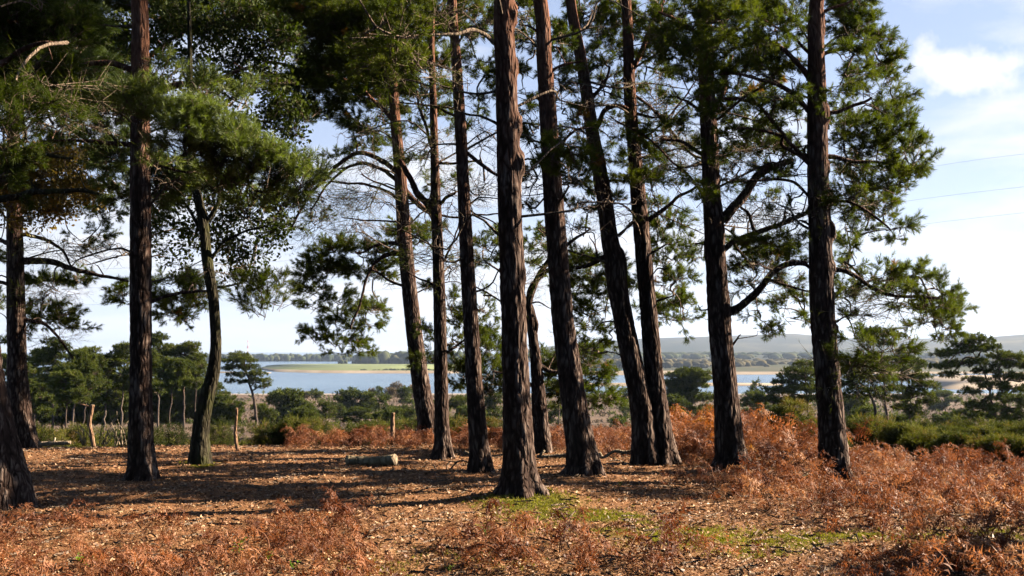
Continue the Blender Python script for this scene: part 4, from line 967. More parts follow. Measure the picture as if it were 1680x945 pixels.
near_tree('pine_tree', 'knobbly trunked pine at the right, last big tree before the open sky', 'tree', (1369, 786, 54),
    [(1368, 766, 48), (1365, 700, 43), (1358, 620, 40), (1351, 540, 39), (1348, 470, 39), (1345, 380, 36), (1342, 300, 34), (1341, 220, 33), (1340, 150, 30), (1339, 80, 27), (1340, 0, 23)], 26, H=14, flare=.4,
    knots=[(187, 1, .07, .12), (275, 1, .05, .08), (325, 1, .10, .11), (380, 1, .10, .11), (440, 1, .06, .08), (540, 1, .07, .06), (50, 1, .04, .08), (30, 1, .04, .08)],
    limbs=[([(1332, 137), (1318, 115), (1298, 92), (1270, 70)], 11, 7), ([(1330, 186), (1312, 165), (1290, 150), (1262, 138), (1210, 122), (1180, 122)], 9, 4), ([(1330, 272), (1308, 255), (1283, 242), (1279, 222), (1240, 210), (1200, 212)], 7, 4), ([(1326, 267), (1290, 225), (1240, 170), (1185, 160)], 7, 5),
           ([(1334, 378), (1312, 365), (1298, 345), (1272, 333)], 5, 2, 'dead_wood', 'nofoliage'), ([(1330, 325), (1305, 302), (1270, 297), (1200, 298)], 5, 4), ([(1330, 262), (1320, 250), (1322, 240)], 6, 3), ([(1336, 45), (1325, 35), (1322, 32)], 5, 3),
           ([(1356, 185), (1375, 183), (1400, 172), (1430, 160)], 8, 4), ([(1362, 330), (1400, 335), (1440, 360), (1462, 378)], 5, 3), ([(1366, 442), (1385, 445), (1410, 458), (1450, 480), (1500, 485), (1550, 490)], 9, 4), ([(1368, 530), (1390, 520), (1410, 560), (1440, 590)], 3, 1.5),
           ([(1352, 255), (1400, 262), (1450, 268)], 8, 4), ([(1350, 90), (1380, 80), (1420, 85)], 7, 4), ([(1346, 20), (1380, 10), (1400, 0)], 6, 3), ([(1345, 110), (1300, 60), (1250, 30)], 6, 3), ([(1330, 440), (1320, 435), (1305, 432)], 6, 5)],
    pads=[(1375, 20, 26, 26), (1402, 12, 26, 20), (1385, 55, 26, 16), (1415, 45, 24, 16), (1430, 75, 24, 14), (1395, 88, 28, 12, None, 'p', .9), (1452, 100, 20, 11), (1425, 112, 28, 11), (1455, 132, 22, 10), (1398, 125, 24, 10), (1425, 150, 26, 9), (1375, 145, 18, 9, None, 'p', .8), (1465, 165, 22, 11),
          (1440, 185, 26, 12), (1475, 190, 16, 12), (1400, 190, 24, 10, None, 'p', .9), (1480, 215, 18, 10), (1455, 222, 26, 11), (1415, 215, 30, 12), (1380, 210, 20, 10), (1490, 245, 20, 12), (1455, 250, 28, 13), (1415, 245, 30, 12), (1380, 240, 20, 10), (1505, 272, 16, 10), (1475, 278, 28, 12), (1435, 275, 30, 12), (1395, 270, 24, 9), (1485, 300, 22, 9), (1450, 305, 26, 10), (1410, 300, 26, 9),
          (1380, 290, 16, 7, None, 'p', .7), (1430, 325, 26, 9), (1395, 322, 22, 9), (1455, 340, 20, 10), (1420, 345, 26, 9), (1385, 345, 16, 8), (1440, 360, 18, 7), (1470, 372, 14, 8), (1475, 388, 14, 7), (1390, 370, 16, 8, None, 'p', .6), (1410, 380, 14, 10, None, 'p', .5),
          (1300, 20, 28, 20), (1270, 45, 28, 16, -.6), (1310, 50, 18, 12), (1245, 70, 26, 14, -.6), (1285, 85, 24, 12), (1240, 100, 26, 12), (1265, 115, 26, 10), (1300, 125, 18, 8, None, 'p', .8), (1280, 155, 26, 9), (1310, 170, 16, 8), (1300, 195, 20, 9), (1260, 190, 24, 10), (1280, 215, 22, 9), (1310, 225, 14, 9), (1250, 250, 26, 10), (1290, 255, 24, 9), (1300, 285, 20, 7, None, 'p', .7), (1265, 280, 26, 8, None, 'p', .9),
          (1395, 410, 16, 12), (1385, 435, 14, 9), (1400, 475, 20, 11), (1380, 490, 14, 14, None, 'p', .8), (1420, 455, 18, 7), (1455, 455, 26, 9), (1490, 455, 22, 9), (1470, 478, 28, 10), (1510, 480, 22, 9), (1525, 465, 16, 6), (1545, 485, 20, 8), (1565, 500, 16, 8), (1550, 512, 20, 9), (1520, 505, 24, 10), (1490, 500, 24, 8), (1535, 530, 18, 9), (1555, 540, 12, 10), (1510, 525, 16, 8, None, 'p', .8), (1540, 558, 12, 7),
          (1400, 520, 16, 12, None, 'p', .7), (1420, 560, 24, 18, -.8, 'p', .5), (1440, 600, 26, 22, -.8, 'p', .5), (1400, 600, 18, 20, -.8, 'p', .45), (1460, 570, 20, 16, -.8, 'p', .4)],
    bare=[(1400, 330, 40, 40), (1290, 340, 40, 40), (1420, 600, 50, 40, -.8), (1400, 500, 30, 30), (1470, 500, 40, 20)], top_pads=9, dens=300)


near_tree('pine_tree', 'pine hidden behind the tall straight one, its dense dark crown at the upper left', 'tree', (231, 735, 22),
    [(231, 700, 20), (231, 600, 19), (230, 450, 18), (228, 300, 17), (226, 150, 16), (225, 0, 14)], 31, H=12,
    pads=[(-36, -16, 34, 15), (9, -15, 34, 15), (43, -11, 34, 15), (106, -5, 34, 15), (144, -14, 34, 15), (180, -13, 34, 15), (214, -16, 34, 15), (257, -3, 34, 15), (-28, 10, 34, 15), (21, 15, 34, 15), (63, 19, 34, 15), (96, 12, 34, 15), (140, 12, 34, 15), (171, 10, 34, 15), (229, 6, 34, 15), (253, 16, 34, 15), (-23, 39, 34, 15), (5, 35, 34, 15), (46, 37, 34, 15), (85, 41, 34, 15), (147, 45, 34, 15), (275, 42, 34, 15), (-18, 60, 34, 15), (4, 54, 34, 15), (43, 56, 34, 15), (100, 56, 34, 15), (126, 61, 34, 15), (173, 69, 34, 15), (-19, 87, 34, 15), (23, 84, 34, 15), (63, 88, 34, 15), (102, 89, 34, 15), (137, 79, 34, 15), (173, 91, 34, 15), (-40, 104, 34, 15), (15, 111, 34, 15), (59, 116, 34, 15), (89, 102, 34, 15), (148, 102, 34, 15), (189, 103, 34, 15), (-41, 139, 34, 15), (19, 127, 34, 15), (55, 132, 34, 15), (102, 130, 34, 15), (131, 133, 34, 15), (191, 127, 34, 15), (212, 135, 34, 15), (131, 163, 34, 15), (176, 162, 34, 15), (130, 184, 34, 15), (175, 178, 34, 15), (210, 174, 34, 15)], top_pads=14, limbs=[([(228, 150), (160, 110), (90, 80), (20, 70)], 8, 4), ([(227, 110), (290, 60), (350, 30)], 8, 4)])
near_tree('pine_tree', 'pine with dense dark crown over the top between curved tree and forked pine', 'tree', (702, 700, 20),
    [(700, 690, 18), (690, 620, 17), (676, 500, 16), (664, 380, 15), (652, 240, 14), (640, 120, 12), (634, 0, 10)], 32, H=12,
    pads=[(313, -5, 34, 15), (355, -14, 34, 15), (385, -7, 34, 15), (437, -4, 34, 15), (483, -16, 34, 15), (518, -7, 34, 15), (558, -15, 34, 15), (599, -16, 34, 15), (652, -4, 34, 15), (300, 14, 34, 15), (347, 11, 34, 15), (401, 9, 34, 15), (429, 9, 34, 15), (477, 10, 34, 15), (512, 17, 34, 15), (553, 14, 34, 15), (609, 7, 34, 15), (631, 9, 34, 15), (303, 45, 34, 15), (350, 43, 34, 15), (385, 33, 34, 15), (430, 32, 34, 15), (511, 30, 34, 15), (547, 32, 34, 15), (606, 35, 34, 15), (636, 31, 34, 15), (551, 57, 34, 15), (593, 67, 34, 15), (633, 54, 34, 15), (527, 93, 34, 15), (562, 78, 34, 15), (609, 80, 34, 15), (653, 88, 34, 15), (518, 109, 34, 15), (566, 111, 34, 15), (591, 107, 34, 15), (648, 110, 34, 15), (508, 139, 34, 15), (550, 128, 34, 15), (599, 131, 34, 15), (643, 140, 34, 15), (649, 152, 34, 15), (480, 189, 34, 15)], top_pads=12, limbs=[([(645, 170), (560, 130), (480, 110), (400, 90)], 8, 4), ([(640, 110), (540, 60), (440, 20)], 8, 4)])

# ================================================================== wood behind and beside the camera (out of the photo, keeps the shade of a wood's edge)
for k, (x, y, H) in enumerate([(-9, -4, 13), (-5, -7, 14), (-1.5, -5, 13), (2.5, -8, 15), (6, -5, 13), (10, -7, 14), (-13, 1.5, 14), (-11, 7.5, 13), (0.5, -12, 15), (-7, -13, 15), (8, -13, 15), (14, -3, 13)]):
    rng = np.random.default_rng(900 + k)
    root = empty('pine_tree', (x, y, 0), 'pine standing behind the camera in the shade of the wood', 'tree', 'pines behind the camera')
    pth = smooth_path(np.array([[0, 0, -.1, .2], [.1, 0, 4, .16], [0.2, .1, 9, .10], [.2, .2, H, .02]]), 6)
    v, f = tube(pth[:, :3], pth[:, 3], 10); mb = MB(); mb.add(v, f, 0, 0.5); mb.build('trunk', M['bark'], root, smooth=True)
    mb = MB()
    n = 1500
    z = 1.2 + (H - 1.2) * rng.random(n); a = rng.random(n) * 6.28; r = (2.6 - 1.5 * (z / H)) * np.sqrt(rng.random(n))
    pos = np.stack([np.cos(a) * r, np.sin(a) * r, z], 1)
    scatter(mb, PINE_MID, pos, pos * np.array([1, 1, 0]) + np.array([0, 0, .5]), 1.9, rng)
    mb.build('crown', [M['needle'], M['twig']], root)

# ================================================================== pines on the heath
def ground_at(px, d): 
    x = (px - 840) / F * d
    return np.array([x, d, float(height(np.array([x]), np.array([float(d)]), False)[0])])
def mid_pine(label, px, top, d, plates, base_px=None, trunk_w=5, seed=0, group=None, name='pine_tree', proto=None, stems=None, dens=1.0, low=None, mat='needle_far', cat='tree'):
    """plates: rows (px,py,rx,ry) in photo pixels at distance d; each is a real flattened cloud of needle clumps"""
    rng = np.random.default_rng(seed)
    base_px = px if base_px is None else base_px
    g = ground_at(base_px, d); k = d / F
    root = empty(name, g, label, cat, group)
    proto = proto or (PINE_M2 if d < 112 else PINE_FAR)
    csz = 0.19 if d < 66 else (0.25 if d < 112 else 0.36); cs2 = 1.0 if d < 66 else (1.35 if d < 112 else 1.0)
    stems = stems or [[(base_px, None), (px, top + 6)]]
    mb = MB(); sk = []
    for st in stems:
        rows = []
        for i, q in enumerate(st):
            if q[1] is None: b = ground_at(q[0], d); rows.append([*(b - [0, 0, .15]), trunk_w * k / 2])
            else: rows.append([*(P(q[0], q[1], d)), trunk_w * k / 2 * (1 - 0.75 * i / (len(st) - 1))])
        p = resample(smooth_path(np.array(rows), 5), 0.35)
        p[1:-1, :2] += rng.normal(size=(len(p) - 2, 2)) * 0.03
        v, f = tube(p[:, :3], p[:, 3], 8); mb.add(v - g, f, 0, rng.random()); sk.append(p[:, :3])
    mb.build('trunk', M['bark_far'], root, smooth=True)
    sk = np.vstack(sk); mb = MB()
    for q in plates:
        off = q[4] if len(q) > 4 else rng.uniform(-.5, .5) * q[2]
        c = P(q[0], q[1], d + off * k); R = np.array((q[2] * k, q[2] * k * 0.9, max(q[3] * k * .75, .10)))
        n = int(max(7, dens * 1.4 * 4.0 * math.pi * R[0] * R[2] / csz ** 2 * 0.55 + 2.2 * math.pi * R[0] ** 2 / csz ** 2 * 0.4))
        u = norm(rng.normal(size=(n, 3))) * (rng.random((n, 1)) ** 0.4)
        pos = c + u * R
        a = sk[np.linalg.norm(sk - c + np.array((0, 0, R[2])), axis=1).argmin()]
        grow_twig(mb, a - g, c - g, 0.05, 0.02, int(rng.integers(1e9)), 0.1, 4, 1, rng.random())
        for j in range(min(5, n)):
            grow_twig(mb, c - g, pos[j] - g, 0.02, 0.01, int(rng.integers(1e9)), 0.1, 3, 1, rng.random())
        dr = u * R * 0.8 + np.array((0, 0, 0.5 * R[2] + .12)) + rng.normal(size=(n, 3)) * np.array((.16, .16, .05))
        t0 = rng.random() * .5
        scatter(mb, proto, pos - g, dr, (0.75 + 0.5 * rng.random(n)) * cs2, rng, np.clip(t0 + 0.5 * rng.random(n), 0, 1))
    mb.build('crown', [M[mat], M['twig']], root)
    return root
def auto_plates(cx, top, w, h, n, seed, shape='umbrella'):
    r = np.random.default_rng(seed); out = []
    for i in range(n):
        q = (i + r.random()) / n
        y = top + q * h
        ww = w / 2 * (math.sin(min(1, q * 1.25 + .22) * math.pi / 2) if shape == 'umbrella' else math.sin((0.15 + .8 * q) * math.pi / 1.35))
        if q > .75 and shape == 'umbrella': ww *= .8
        x = cx + r.uniform(-1, 1) * ww * 0.75
        b_ = 1.6 if shape == 'dome' else 1.0
        out.append((x, y + h * .06, max(4, w * b_ * r.uniform(.12, .21)), max(2.0, h * b_ * r.uniform(.035, .065))))
    return out
LG_ = ['grove pine right beside the trunk at the far left edge, behind its long bare limb', 'tall grove pine second to the right of the far left trunk', 'grove pine with thick stem in the middle of the far left grove',
       'pale stemmed grove pine above the crooked grey stake', 'grove pine nearest the tall straight dark trunk on its left side', 'lower nearer pine in front of the middle of the far left grove',
       'small low pine with its crown just above the cut pale log', 'grove pine cut by the left edge of the photo']
LH_ = ['pine half hidden by the left edge of the tall straight dark trunk', 'tallest grove pine directly right of the tall straight dark trunk', 'thin stemmed pine emerging behind the right edge of the straight dark trunk',
       'round topped pine with a pale bent stem midway between straight and curved trunks', 'lower pine in front of the round topped one between straight and curved trunks', 'pine whose crown touches the curved mossy tree from the left', 'low wide pine just right of the curved mossy tree, before the water']
LI_ = ['low gorse bush left of the crooked grey stake', 'low gorse bush directly right of the trunk at the far left edge', 'low gorse bush behind the foot of the trunk at the far left edge', 'gorse bush behind the foot of the tall straight dark pine', 'gorse bush right behind the curved mossy tree',
       'gorse bush right of the rounded dark gorse', 'gorse bush at the left end of the rust bracken strip', 'gorse bush above the rust bracken strip, left of the cut log', 'gorse bush directly above the left end of the cut log', 'gorse bush just left of the short thick stake', 'gorse bush just right of the short thick stake',
       'gorse bush behind the foot of the leaning pine', 'gorse bush right of the slim forked pine', 'gorse bush left of the reddish-brown trunk', 'gorse bush between the reddish-brown trunk and the thickest trunk', 'gorse bush merging with the right side of the rounded dark one']
LJ_ = ['gorse bush at the left end of the right thicket, next to the knobbly trunk', 'second gorse bush along the top of the right thicket', 'third gorse bush along the top of the right thicket, under the shelved pine', 'gorse bush in the middle of the top row of the right thicket', 'gorse bush left below the small dark stemmed pine',
       'gorse bush below the small dark stemmed pine', 'gorse bush at the feet of the two stemmed pine', 'gorse bush at the right edge of the photo below the two stemmed pine', 'gorse bush in the middle row of the right thicket, above the bracken', 'gorse bush in the middle row nearer the knobbly trunk', 'front gorse bush close right of the knobbly trunk',
       'front gorse bush of the right thicket near the right edge', 'small front gorse bush touching the knobbly trunk', 'lowest front gorse bush of the right thicket over the bracken', 'gorse bush just cut off by the right edge']
LK_ = ['low green bush between the thickest trunk and the dark leaning one', 'low green bush behind the foot of the dark leaning pine', 'low green bush right of the dark leaning pine', 'low green bush left of the pair of pines sharing one foot', 'low green bush behind the left stem of the pair', 'low green bush behind the right stem of the pair',
       'low green bush right of the sturdy pine above the bracken', 'low green bush between the sturdy pine and the largest gorse', 'low green bush left of the sturdy pine above the bracken']
for k, (px, top, w, h, bx, d, tw) in enumerate([(62, 572, 60, 60, 60, 80, 5), (92, 556, 66, 70, 88, 72, 6), (128, 575, 60, 70, 118, 66, 6), (150, 570, 64, 60, 134, 78, 5), (178, 585, 60, 60, 172, 85, 5), (110, 610, 60, 40, 112, 58, 5), (60, 630, 50, 40, 52, 62, 4), (20, 580, 70, 70, 14, 76, 5)]):
    mid_pine(LG_[k], px, top, d, auto_plates(px, top, w * 1.3, h * 1.15, 26, 300 + k), bx, tw, 300 + k, 'pines of the far left grove')
for k, (px, top, w, h, bx, d, tw) in enumerate([(205, 560, 66, 70, 200, 80, 5), (262, 546, 50, 60, 262, 82, 5), (240, 575, 50, 60, 250, 74, 4), (302, 561, 70, 55, 304, 76, 6), (285, 590, 60, 40, 278, 70, 4), (325, 590, 40, 40, 318, 84, 4), (345, 622, 62, 60, 345, 90, 5)]):
    mid_pine(LH_[k], px, top, d, auto_plates(px, top, w * 1.3, h * 1.1, 24, 330 + k), bx, tw, 330 + k, 'pines behind the curved mossy tree')
LF_ = ['shaded low pine filling the far left grove beside the far left trunk', 'shaded low pine under the left crowns of the far left grove', 'dark low pine behind the stems in the middle of the far left grove', 'dark low pine behind the crooked grey stake', 'dark low pine left of the straight dark pine behind the bare stems',
       'dark low pine just right of the straight dark trunk', 'dark low pine behind the pale bent stem', 'dark low pine left of the curved mossy tree', 'dark low pine low between the curved tree and the lone bent pine']
for k, (px, top, w, h, d) in enumerate([(70, 630, 90, 60, 92), (105, 615, 100, 70, 96), (140, 625, 100, 60, 94), (170, 620, 90, 70, 98), (195, 640, 70, 50, 90), (262, 625, 80, 60, 98), (300, 620, 80, 70, 96), (330, 625, 70, 60, 94), (362, 665, 60, 30, 88)]):
    mid_pine(LF_[k], px, top, d, auto_plates(px, top, w, h, 20, 560 + k, 'dome'), px, 4, 560 + k)
mid_pine('lone wind bent pine standing before the water with its crown pushed left', 400, 578, 92,
    [(392, 584, 16, 5), (380, 592, 14, 5), (400, 592, 18, 6), (388, 602, 18, 5), (374, 606, 10, 4), (410, 604, 16, 5), (422, 614, 14, 5), (434, 626, 11, 4), (420, 626, 14, 5), (405, 616, 14, 5), (384, 616, 10, 4), (378, 626, 8, 4), (396, 628, 9, 4), (438, 634, 8, 3), (426, 636, 8, 3)],
    424, 6, 350, stems=[[(424, None), (419, 670), (411, 635), (402, 600), (396, 588)]])
# scattered pines and bushes on the heath, each by photo position, distance, size
heathlist = [
    ('wide dark rounded pine on the heath right of the lone bent pine', 472, 642, 74, 60, 118, 18), ('low dark pine on the heath in front of the shore', 518, 640, 26, 14, 230, 6),
    ('broad green pine in the middle of the heath under the wooded spit', 575, 640, 46, 34, 150, 12), ('green pine bush beside the broad heath pine', 602, 646, 34, 26, 150, 9),
    ('bushy pine low on the heath before the leaning pine', 632, 650, 30, 34, 135, 9), ('round green heath pine left of the leaning pine', 668, 635, 28, 26, 190, 8),
    ('low wide pine just left of the leaning pine foot', 668, 668, 44, 28, 100, 10), ('dark small pine right beside the pale birches', 623, 637, 14, 14, 230, 4),
    ('young pine in the dip between the spit and the gorse', 590, 668, 50, 34, 105, 11), ('dense low pine in front of the broad heath pine', 560, 668, 30, 20, 120, 6),
    ('green pine seen between the two slim left pines and the reddish one', 750, 650, 44, 44, 100, 12), ('green pine on the heath left of the thickest trunk', 812, 645, 40, 50, 95, 12),
    ('dark round topped pine right of the pair of pines sharing one foot', 1128, 602, 92, 84, 95, 26), ('dark pine clump filling the foot of the round topped pine', 1105, 650, 60, 40, 90, 12),
    ('small dark pine at the water seen left of the pair of pines', 1024, 635, 26, 55, 160, 8), ('dark heath pine right of the second pine from the right', 1235, 642, 46, 44, 85, 12),
    ('small pointed pine standing above the water right of the sturdy pine', 1240, 630, 18, 20, 140, 5),
    ('pale green bush far off on the shore behind the right pines', 1548, 640, 50, 30, 210, 9), ('small round bush on the shore right of the two stemmed pine', 1535, 628, 16, 22, 230, 4), ('broad low pine on the heath behind the right pines', 1400, 650, 60, 40, 120, 12),
    ('lone small dark bush on the brown heath between trunks', 1008, 686, 14, 14, 140, 4), ('little bush on the brown heath beside the lone dark one', 1022, 692, 16, 10, 130, 4),
    ('dark pine on the heath behind the straight dark trunk foot', 200, 640, 60, 50, 100, 14), ('bushy dark pine low behind the curved mossy tree', 365, 650, 60, 36, 88, 14), ('young pine behind the rounded dark gorse bush', 430, 664, 44, 26, 95, 9),
    ('low pine above the left end of the rust bracken strip', 500, 672, 50, 24, 75, 10), ('dark low pine above the right part of the rust bracken strip', 535, 658, 40, 26, 110, 9), ('low dark pine behind the short thick stake', 640, 672, 44, 26, 80, 9),
    ('small heath pine just left of the slim forked pine', 706, 655, 24, 30, 110, 7), ('dense low pine filling the gap behind the reddish-brown trunk', 775, 668, 50, 30, 75, 10), ('dark pine low right of the thickest trunk', 905, 665, 40, 26, 85, 8),
    ('dark bush like pine below the flat topped dark pine', 1275, 668, 60, 34, 70, 12), ('dark low pine on the heath between the shelved and two stemmed pines', 1560, 680, 60, 24, 72, 12), ('dark low pine behind the right gorse thicket', 1480, 682, 70, 26, 62, 12), ('low pine behind the gorse right of the knobbly trunk', 1420, 672, 50, 30, 66, 10),
]
for k, (lab, px, top, w, h, d, n) in enumerate(heathlist):
    g = ground_at(px, d); _, gy = project(g[0], g[1], g[2])
    h2 = min(h, gy - top)
    mid_pine(lab, px, top, d, auto_plates(px, top, w, max(h2, h), max(6, n), 400 + k, 'dome'), px, 3.5 if h > 30 else 2, 400 + k)
mid_pine('flat topped dark pine reaching left from behind the knobbly trunk', 1318, 592, 60, [(1325, 598, 20, 5), (1310, 608, 24, 5), (1295, 618, 22, 4), (1285, 628, 20, 3.5), (1315, 622, 26, 6), (1330, 612, 20, 6), (1300, 638, 30, 5), (1325, 636, 26, 7), (1280, 645, 22, 4), (1320, 655, 28, 7), (1345, 640, 20, 8), (1290, 660, 26, 6), (1255, 655, 22, 6), (1262, 640, 14, 4)], 1335, 6, 500)
mid_pine('yellow-green leaning pine just right of the knobbly trunk', 1430, 590, 50, [(1400, 600, 24, 8), (1430, 592, 24, 7), (1450, 605, 22, 8), (1415, 618, 26, 8), (1445, 625, 24, 8), (1390, 630, 24, 8), (1420, 640, 24, 8), (1460, 640, 16, 7), (1398, 650, 18, 6), (1440, 652, 16, 5), (1380, 612, 20, 8)], 1437, 7, 501,
    stems=[[(1438, None), (1436, 680), (1428, 650), (1420, 615)], [(1460, None), (1455, 680), (1452, 640), (1448, 600)]])
mid_pine('pine with spreading shelves of foliage, its slanting trunk right of the yellow-green one', 1490, 572, 52, [(1440, 545, 26, 5), (1465, 552, 22, 5), (1425, 555, 16, 4), (1450, 565, 18, 4), (1490, 578, 18, 5), (1478, 590, 22, 6), (1500, 596, 18, 6), (1488, 606, 26, 6), (1505, 618, 22, 6), (1480, 622, 24, 6), (1515, 632, 22, 6), (1490, 640, 26, 6), (1510, 648, 24, 5), (1475, 655, 18, 5), (1520, 660, 18, 5), (1485, 670, 22, 5), (1500, 680, 18, 4)], 1500, 5, 502,
    stems=[[(1503, None), (1492, 680), (1480, 645), (1478, 610), (1460, 565)]])
mid_pine('two stemmed layered pine near the right edge reaching left over the water', 1620, 552, 46, [(1590, 556, 16, 5), (1610, 560, 20, 5), (1580, 566, 20, 5), (1555, 580, 22, 4.5), (1545, 584, 14, 3), (1600, 575, 24, 6), (1625, 572, 16, 6), (1550, 602, 22, 4.5), (1575, 598, 20, 5), (1560, 616, 18, 3.5), (1640, 585, 18, 6), (1600, 594, 20, 5), (1660, 588, 22, 6), (1672, 600, 20, 7), (1640, 600, 22, 6), (1620, 610, 20, 6), (1655, 618, 24, 7), (1600, 625, 18, 5), (1680, 622, 18, 7), (1630, 632, 24, 7), (1665, 640, 22, 6), (1590, 645, 18, 5), (1640, 655, 24, 6), (1600, 665, 22, 6), (1610, 685, 24, 5), (1625, 672, 20, 6), (1700, 600, 24, 10), (1705, 640, 24, 10)],
    1640, 6, 503, stems=[[(1646, None), (1636, 700), (1628, 660), (1618, 620), (1590, 565)], [(1657, None), (1650, 700), (1646, 650), (1640, 600), (1650, 580)]])
mid_pine('dark pine low at the right edge behind the two stemmed pine', 1672, 648, 44, [(1670, 655, 24, 8), (1690, 665, 22, 10), (1665, 680, 22, 8), (1680, 695, 24, 8), (1650, 690, 16, 6), (1640, 672, 14, 5)], 1690, 5, 504)
mid_pine('small dark stemmed pine just left of the two stemmed pine', 1610, 660, 55, [(1600, 668, 16, 4), (1580, 678, 14, 4), (1610, 682, 18, 4), (1590, 690, 16, 4)], 1622, 5, 505)
# bare birches by the shore
for k, (px, top, w, h, d, lab) in enumerate([(652, 628, 24, 22, 220, 'tallest bare grey birch on the shore'), (640, 636, 18, 18, 215, 'russet bare birch left of the tallest one'), (610, 640, 12, 12, 230, 'small purple-brown birch by the small dark pine'), (500, 644, 14, 10, 240, 'faint bare bush on the shore right of the wide dark heath pine'), (678, 634, 16, 18, 225, 'bare birch touching the leaning pine')]):
    mid_pine(lab, px, top, d, auto_plates(px, top, w, h, 9, 520 + k, 'dome'), px, 1.5, 520 + k, name='birch_tree', mat='birch', dens=.6)
# trunk of a pale dead pole on the heath
mid_pine('pine with thin pale trunk under foliage behind the dark leaning pine', 914, 620, 60, [(905, 630, 16, 6), (925, 628, 16, 6), (915, 640, 16, 5)], 919, 3.5, 540)

# ================================================================== gorse
def bush(label, px, top, d, wpx, seed, mat='gorse', name='gorse_bush', cat='bush', proto=None, n=None, group=None, deep=1.0, stems=True):
    rng = np.random.default_rng(seed)
    g = ground_at(px, d); k = d / F
    H = P(px, top, d)[2] - g[2]; W = wpx * k / 2
    Hf = H; H = max(.2, H - .16) if d < 32 else H
    root = empty(name, g, label, cat, group)
    n = int((2.6 if d < 32 else 1.5) * (n or int(150 * max(.6, W * H * 2))))
    _bt = rng.random(); nl = int(8 + 5 * W)
    lu = norm(rng.normal(size=(nl, 3))); lu[:, 2] = np.abs(lu[:, 2]) * 1.0
    lc = lu * np.array((W, W * .8 * deep, H)) * (.45 + .35 * rng.random((nl, 1))); lr = np.minimum((.20 + .16 * rng.random(nl)) * max(.8, (W + H) / 2), .55 * Hf)
    lc[:, 2] = np.minimum(lc[:, 2], H - lr * .7 - H * .35 * rng.random(nl) * (np.arange(nl) > 1)).clip(.12)
    li = rng.integers(0, nl, n); lt = rng.random(nl) ** 1.0
    u = norm(rng.normal(size=(n, 3)))
    pos = lc[li] + u * (lr[li] * (.45 + .55 * rng.random(n) ** .5))[:, None]
    pos[:, 2] = np.clip(pos[:, 2], 0.0, None)
    dr = u + np.array((0, 0, .25)) + rng.normal(size=(n, 3)) * .35
    mb = MB()
    ln = lt[li]
    scatter(mb, proto or (GORSE if d < 32 else GORSE_FAR), pos, dr, (0.40 + .3 * rng.random(n) if d < 32 else 0.65 + .4 * rng.random(n)), rng, np.clip(.1 + .25 * _bt + .35 * rng.random(n) + .9 * (ln - .4), 0, 1))
    mb.build('foliage', [M[mat], M['twig']], root)
    mb = MB()
    for j in range(7):
        e = pos[rng.integers(n)] * .9
        grow_twig(mb, np.array((rng.normal() * .06, rng.normal() * .06, -.08)), e, .022, .008, int(rng.integers(1e9)), .1, 5, 0, rng.random())
    mb.build('stem', M['twig'], root, smooth=True)
    return root
bush('largest gorse bush, brown tipped, left of the knobbly trunk', 1298, 648, 17.6, 125, 600, n=520)
bush('gorse bush with green lower shoots touching the knobbly trunk', 1342, 684, 16.6, 80, 601, n=260)
bush('green gorse bush directly right of the knobbly trunk', 1410, 678, 19, 85, 602, n=300)
bush('rounded dark gorse bush behind the thin reddish stake', 420, 676, 24, 115, 603)
bush('gorse bush between the straight dark pine and the curved tree', 285, 680, 24, 85, 604)
bush('green gorse bush beside the cut log at the far left', 90, 678, 25, 100, 605)
bush('yellowish gorse bush left of the straight dark pine', 190, 676, 26, 85, 606)
rg = np.random.default_rng(61)
row = [(125, 700), (55, 698), (30, 690), (235, 700), (355, 694), (470, 694), (510, 700), (545, 700), (580, 702), (615, 700), (655, 692), (690, 690), (745, 690), (775, 686), (815, 690), (470, 702)]
for k, (px, top) in enumerate(row):
    bush(LI_[k], px, top + rg.uniform(-30, -8), 20.5 + 3.5 * rg.random(), 60 + 35 * rg.random(), 620 + k, n=240, group='gorse bushes along the left edge of the clearing')
row = [(1438, 680), (1478, 702), (1512, 684), (1550, 704), (1584, 690), (1612, 714), (1640, 698), (1678, 708), (1532, 718), (1492, 708), (1456, 716), (1594, 722), (1425, 700), (1562, 726), (1705, 700)]
for k, (px, top) in enumerate(row):
    bush(LJ_[k], px, top + rg.uniform(-5, 5), 17.5 + 6 * rg.random(), 45 + 35 * rg.random(), 650 + k, n=200, group='gorse bushes of the right hand thicket')
for k, (px, top, d, w, lab) in enumerate([(1566, 722, 16.4, 70, 'nearest gorse bush of the right thicket, bulging into the bracken'), (1616, 740, 15.8, 60, 'near yellow tipped gorse bush below the two stemmed pine'),
        (1656, 726, 15.6, 66, 'near gorse bush just inside the right edge above the bracken'), (1705, 730, 15.4, 100, 'near gorse bush crossing the right edge'), (1508, 728, 17.0, 60, 'near brownish gorse bush midway between knobbly trunk and right edge')]):
    bush(lab, px, top, d, w, 670 + k, n=330, group='gorse bushes of the right hand thicket')
row = [(900, 700), (940, 712), (990, 712), (1020, 715), (1060, 700), (1085, 700), (1215, 690), (1245, 690), (1170, 684)]
for k, (px, top) in enumerate(row):
    bush(LK_[k], px, top, 24 + 5 * rg.random(), 60 + 20 * rg.random(), 680 + k, group='low bushes behind the middle trunks')
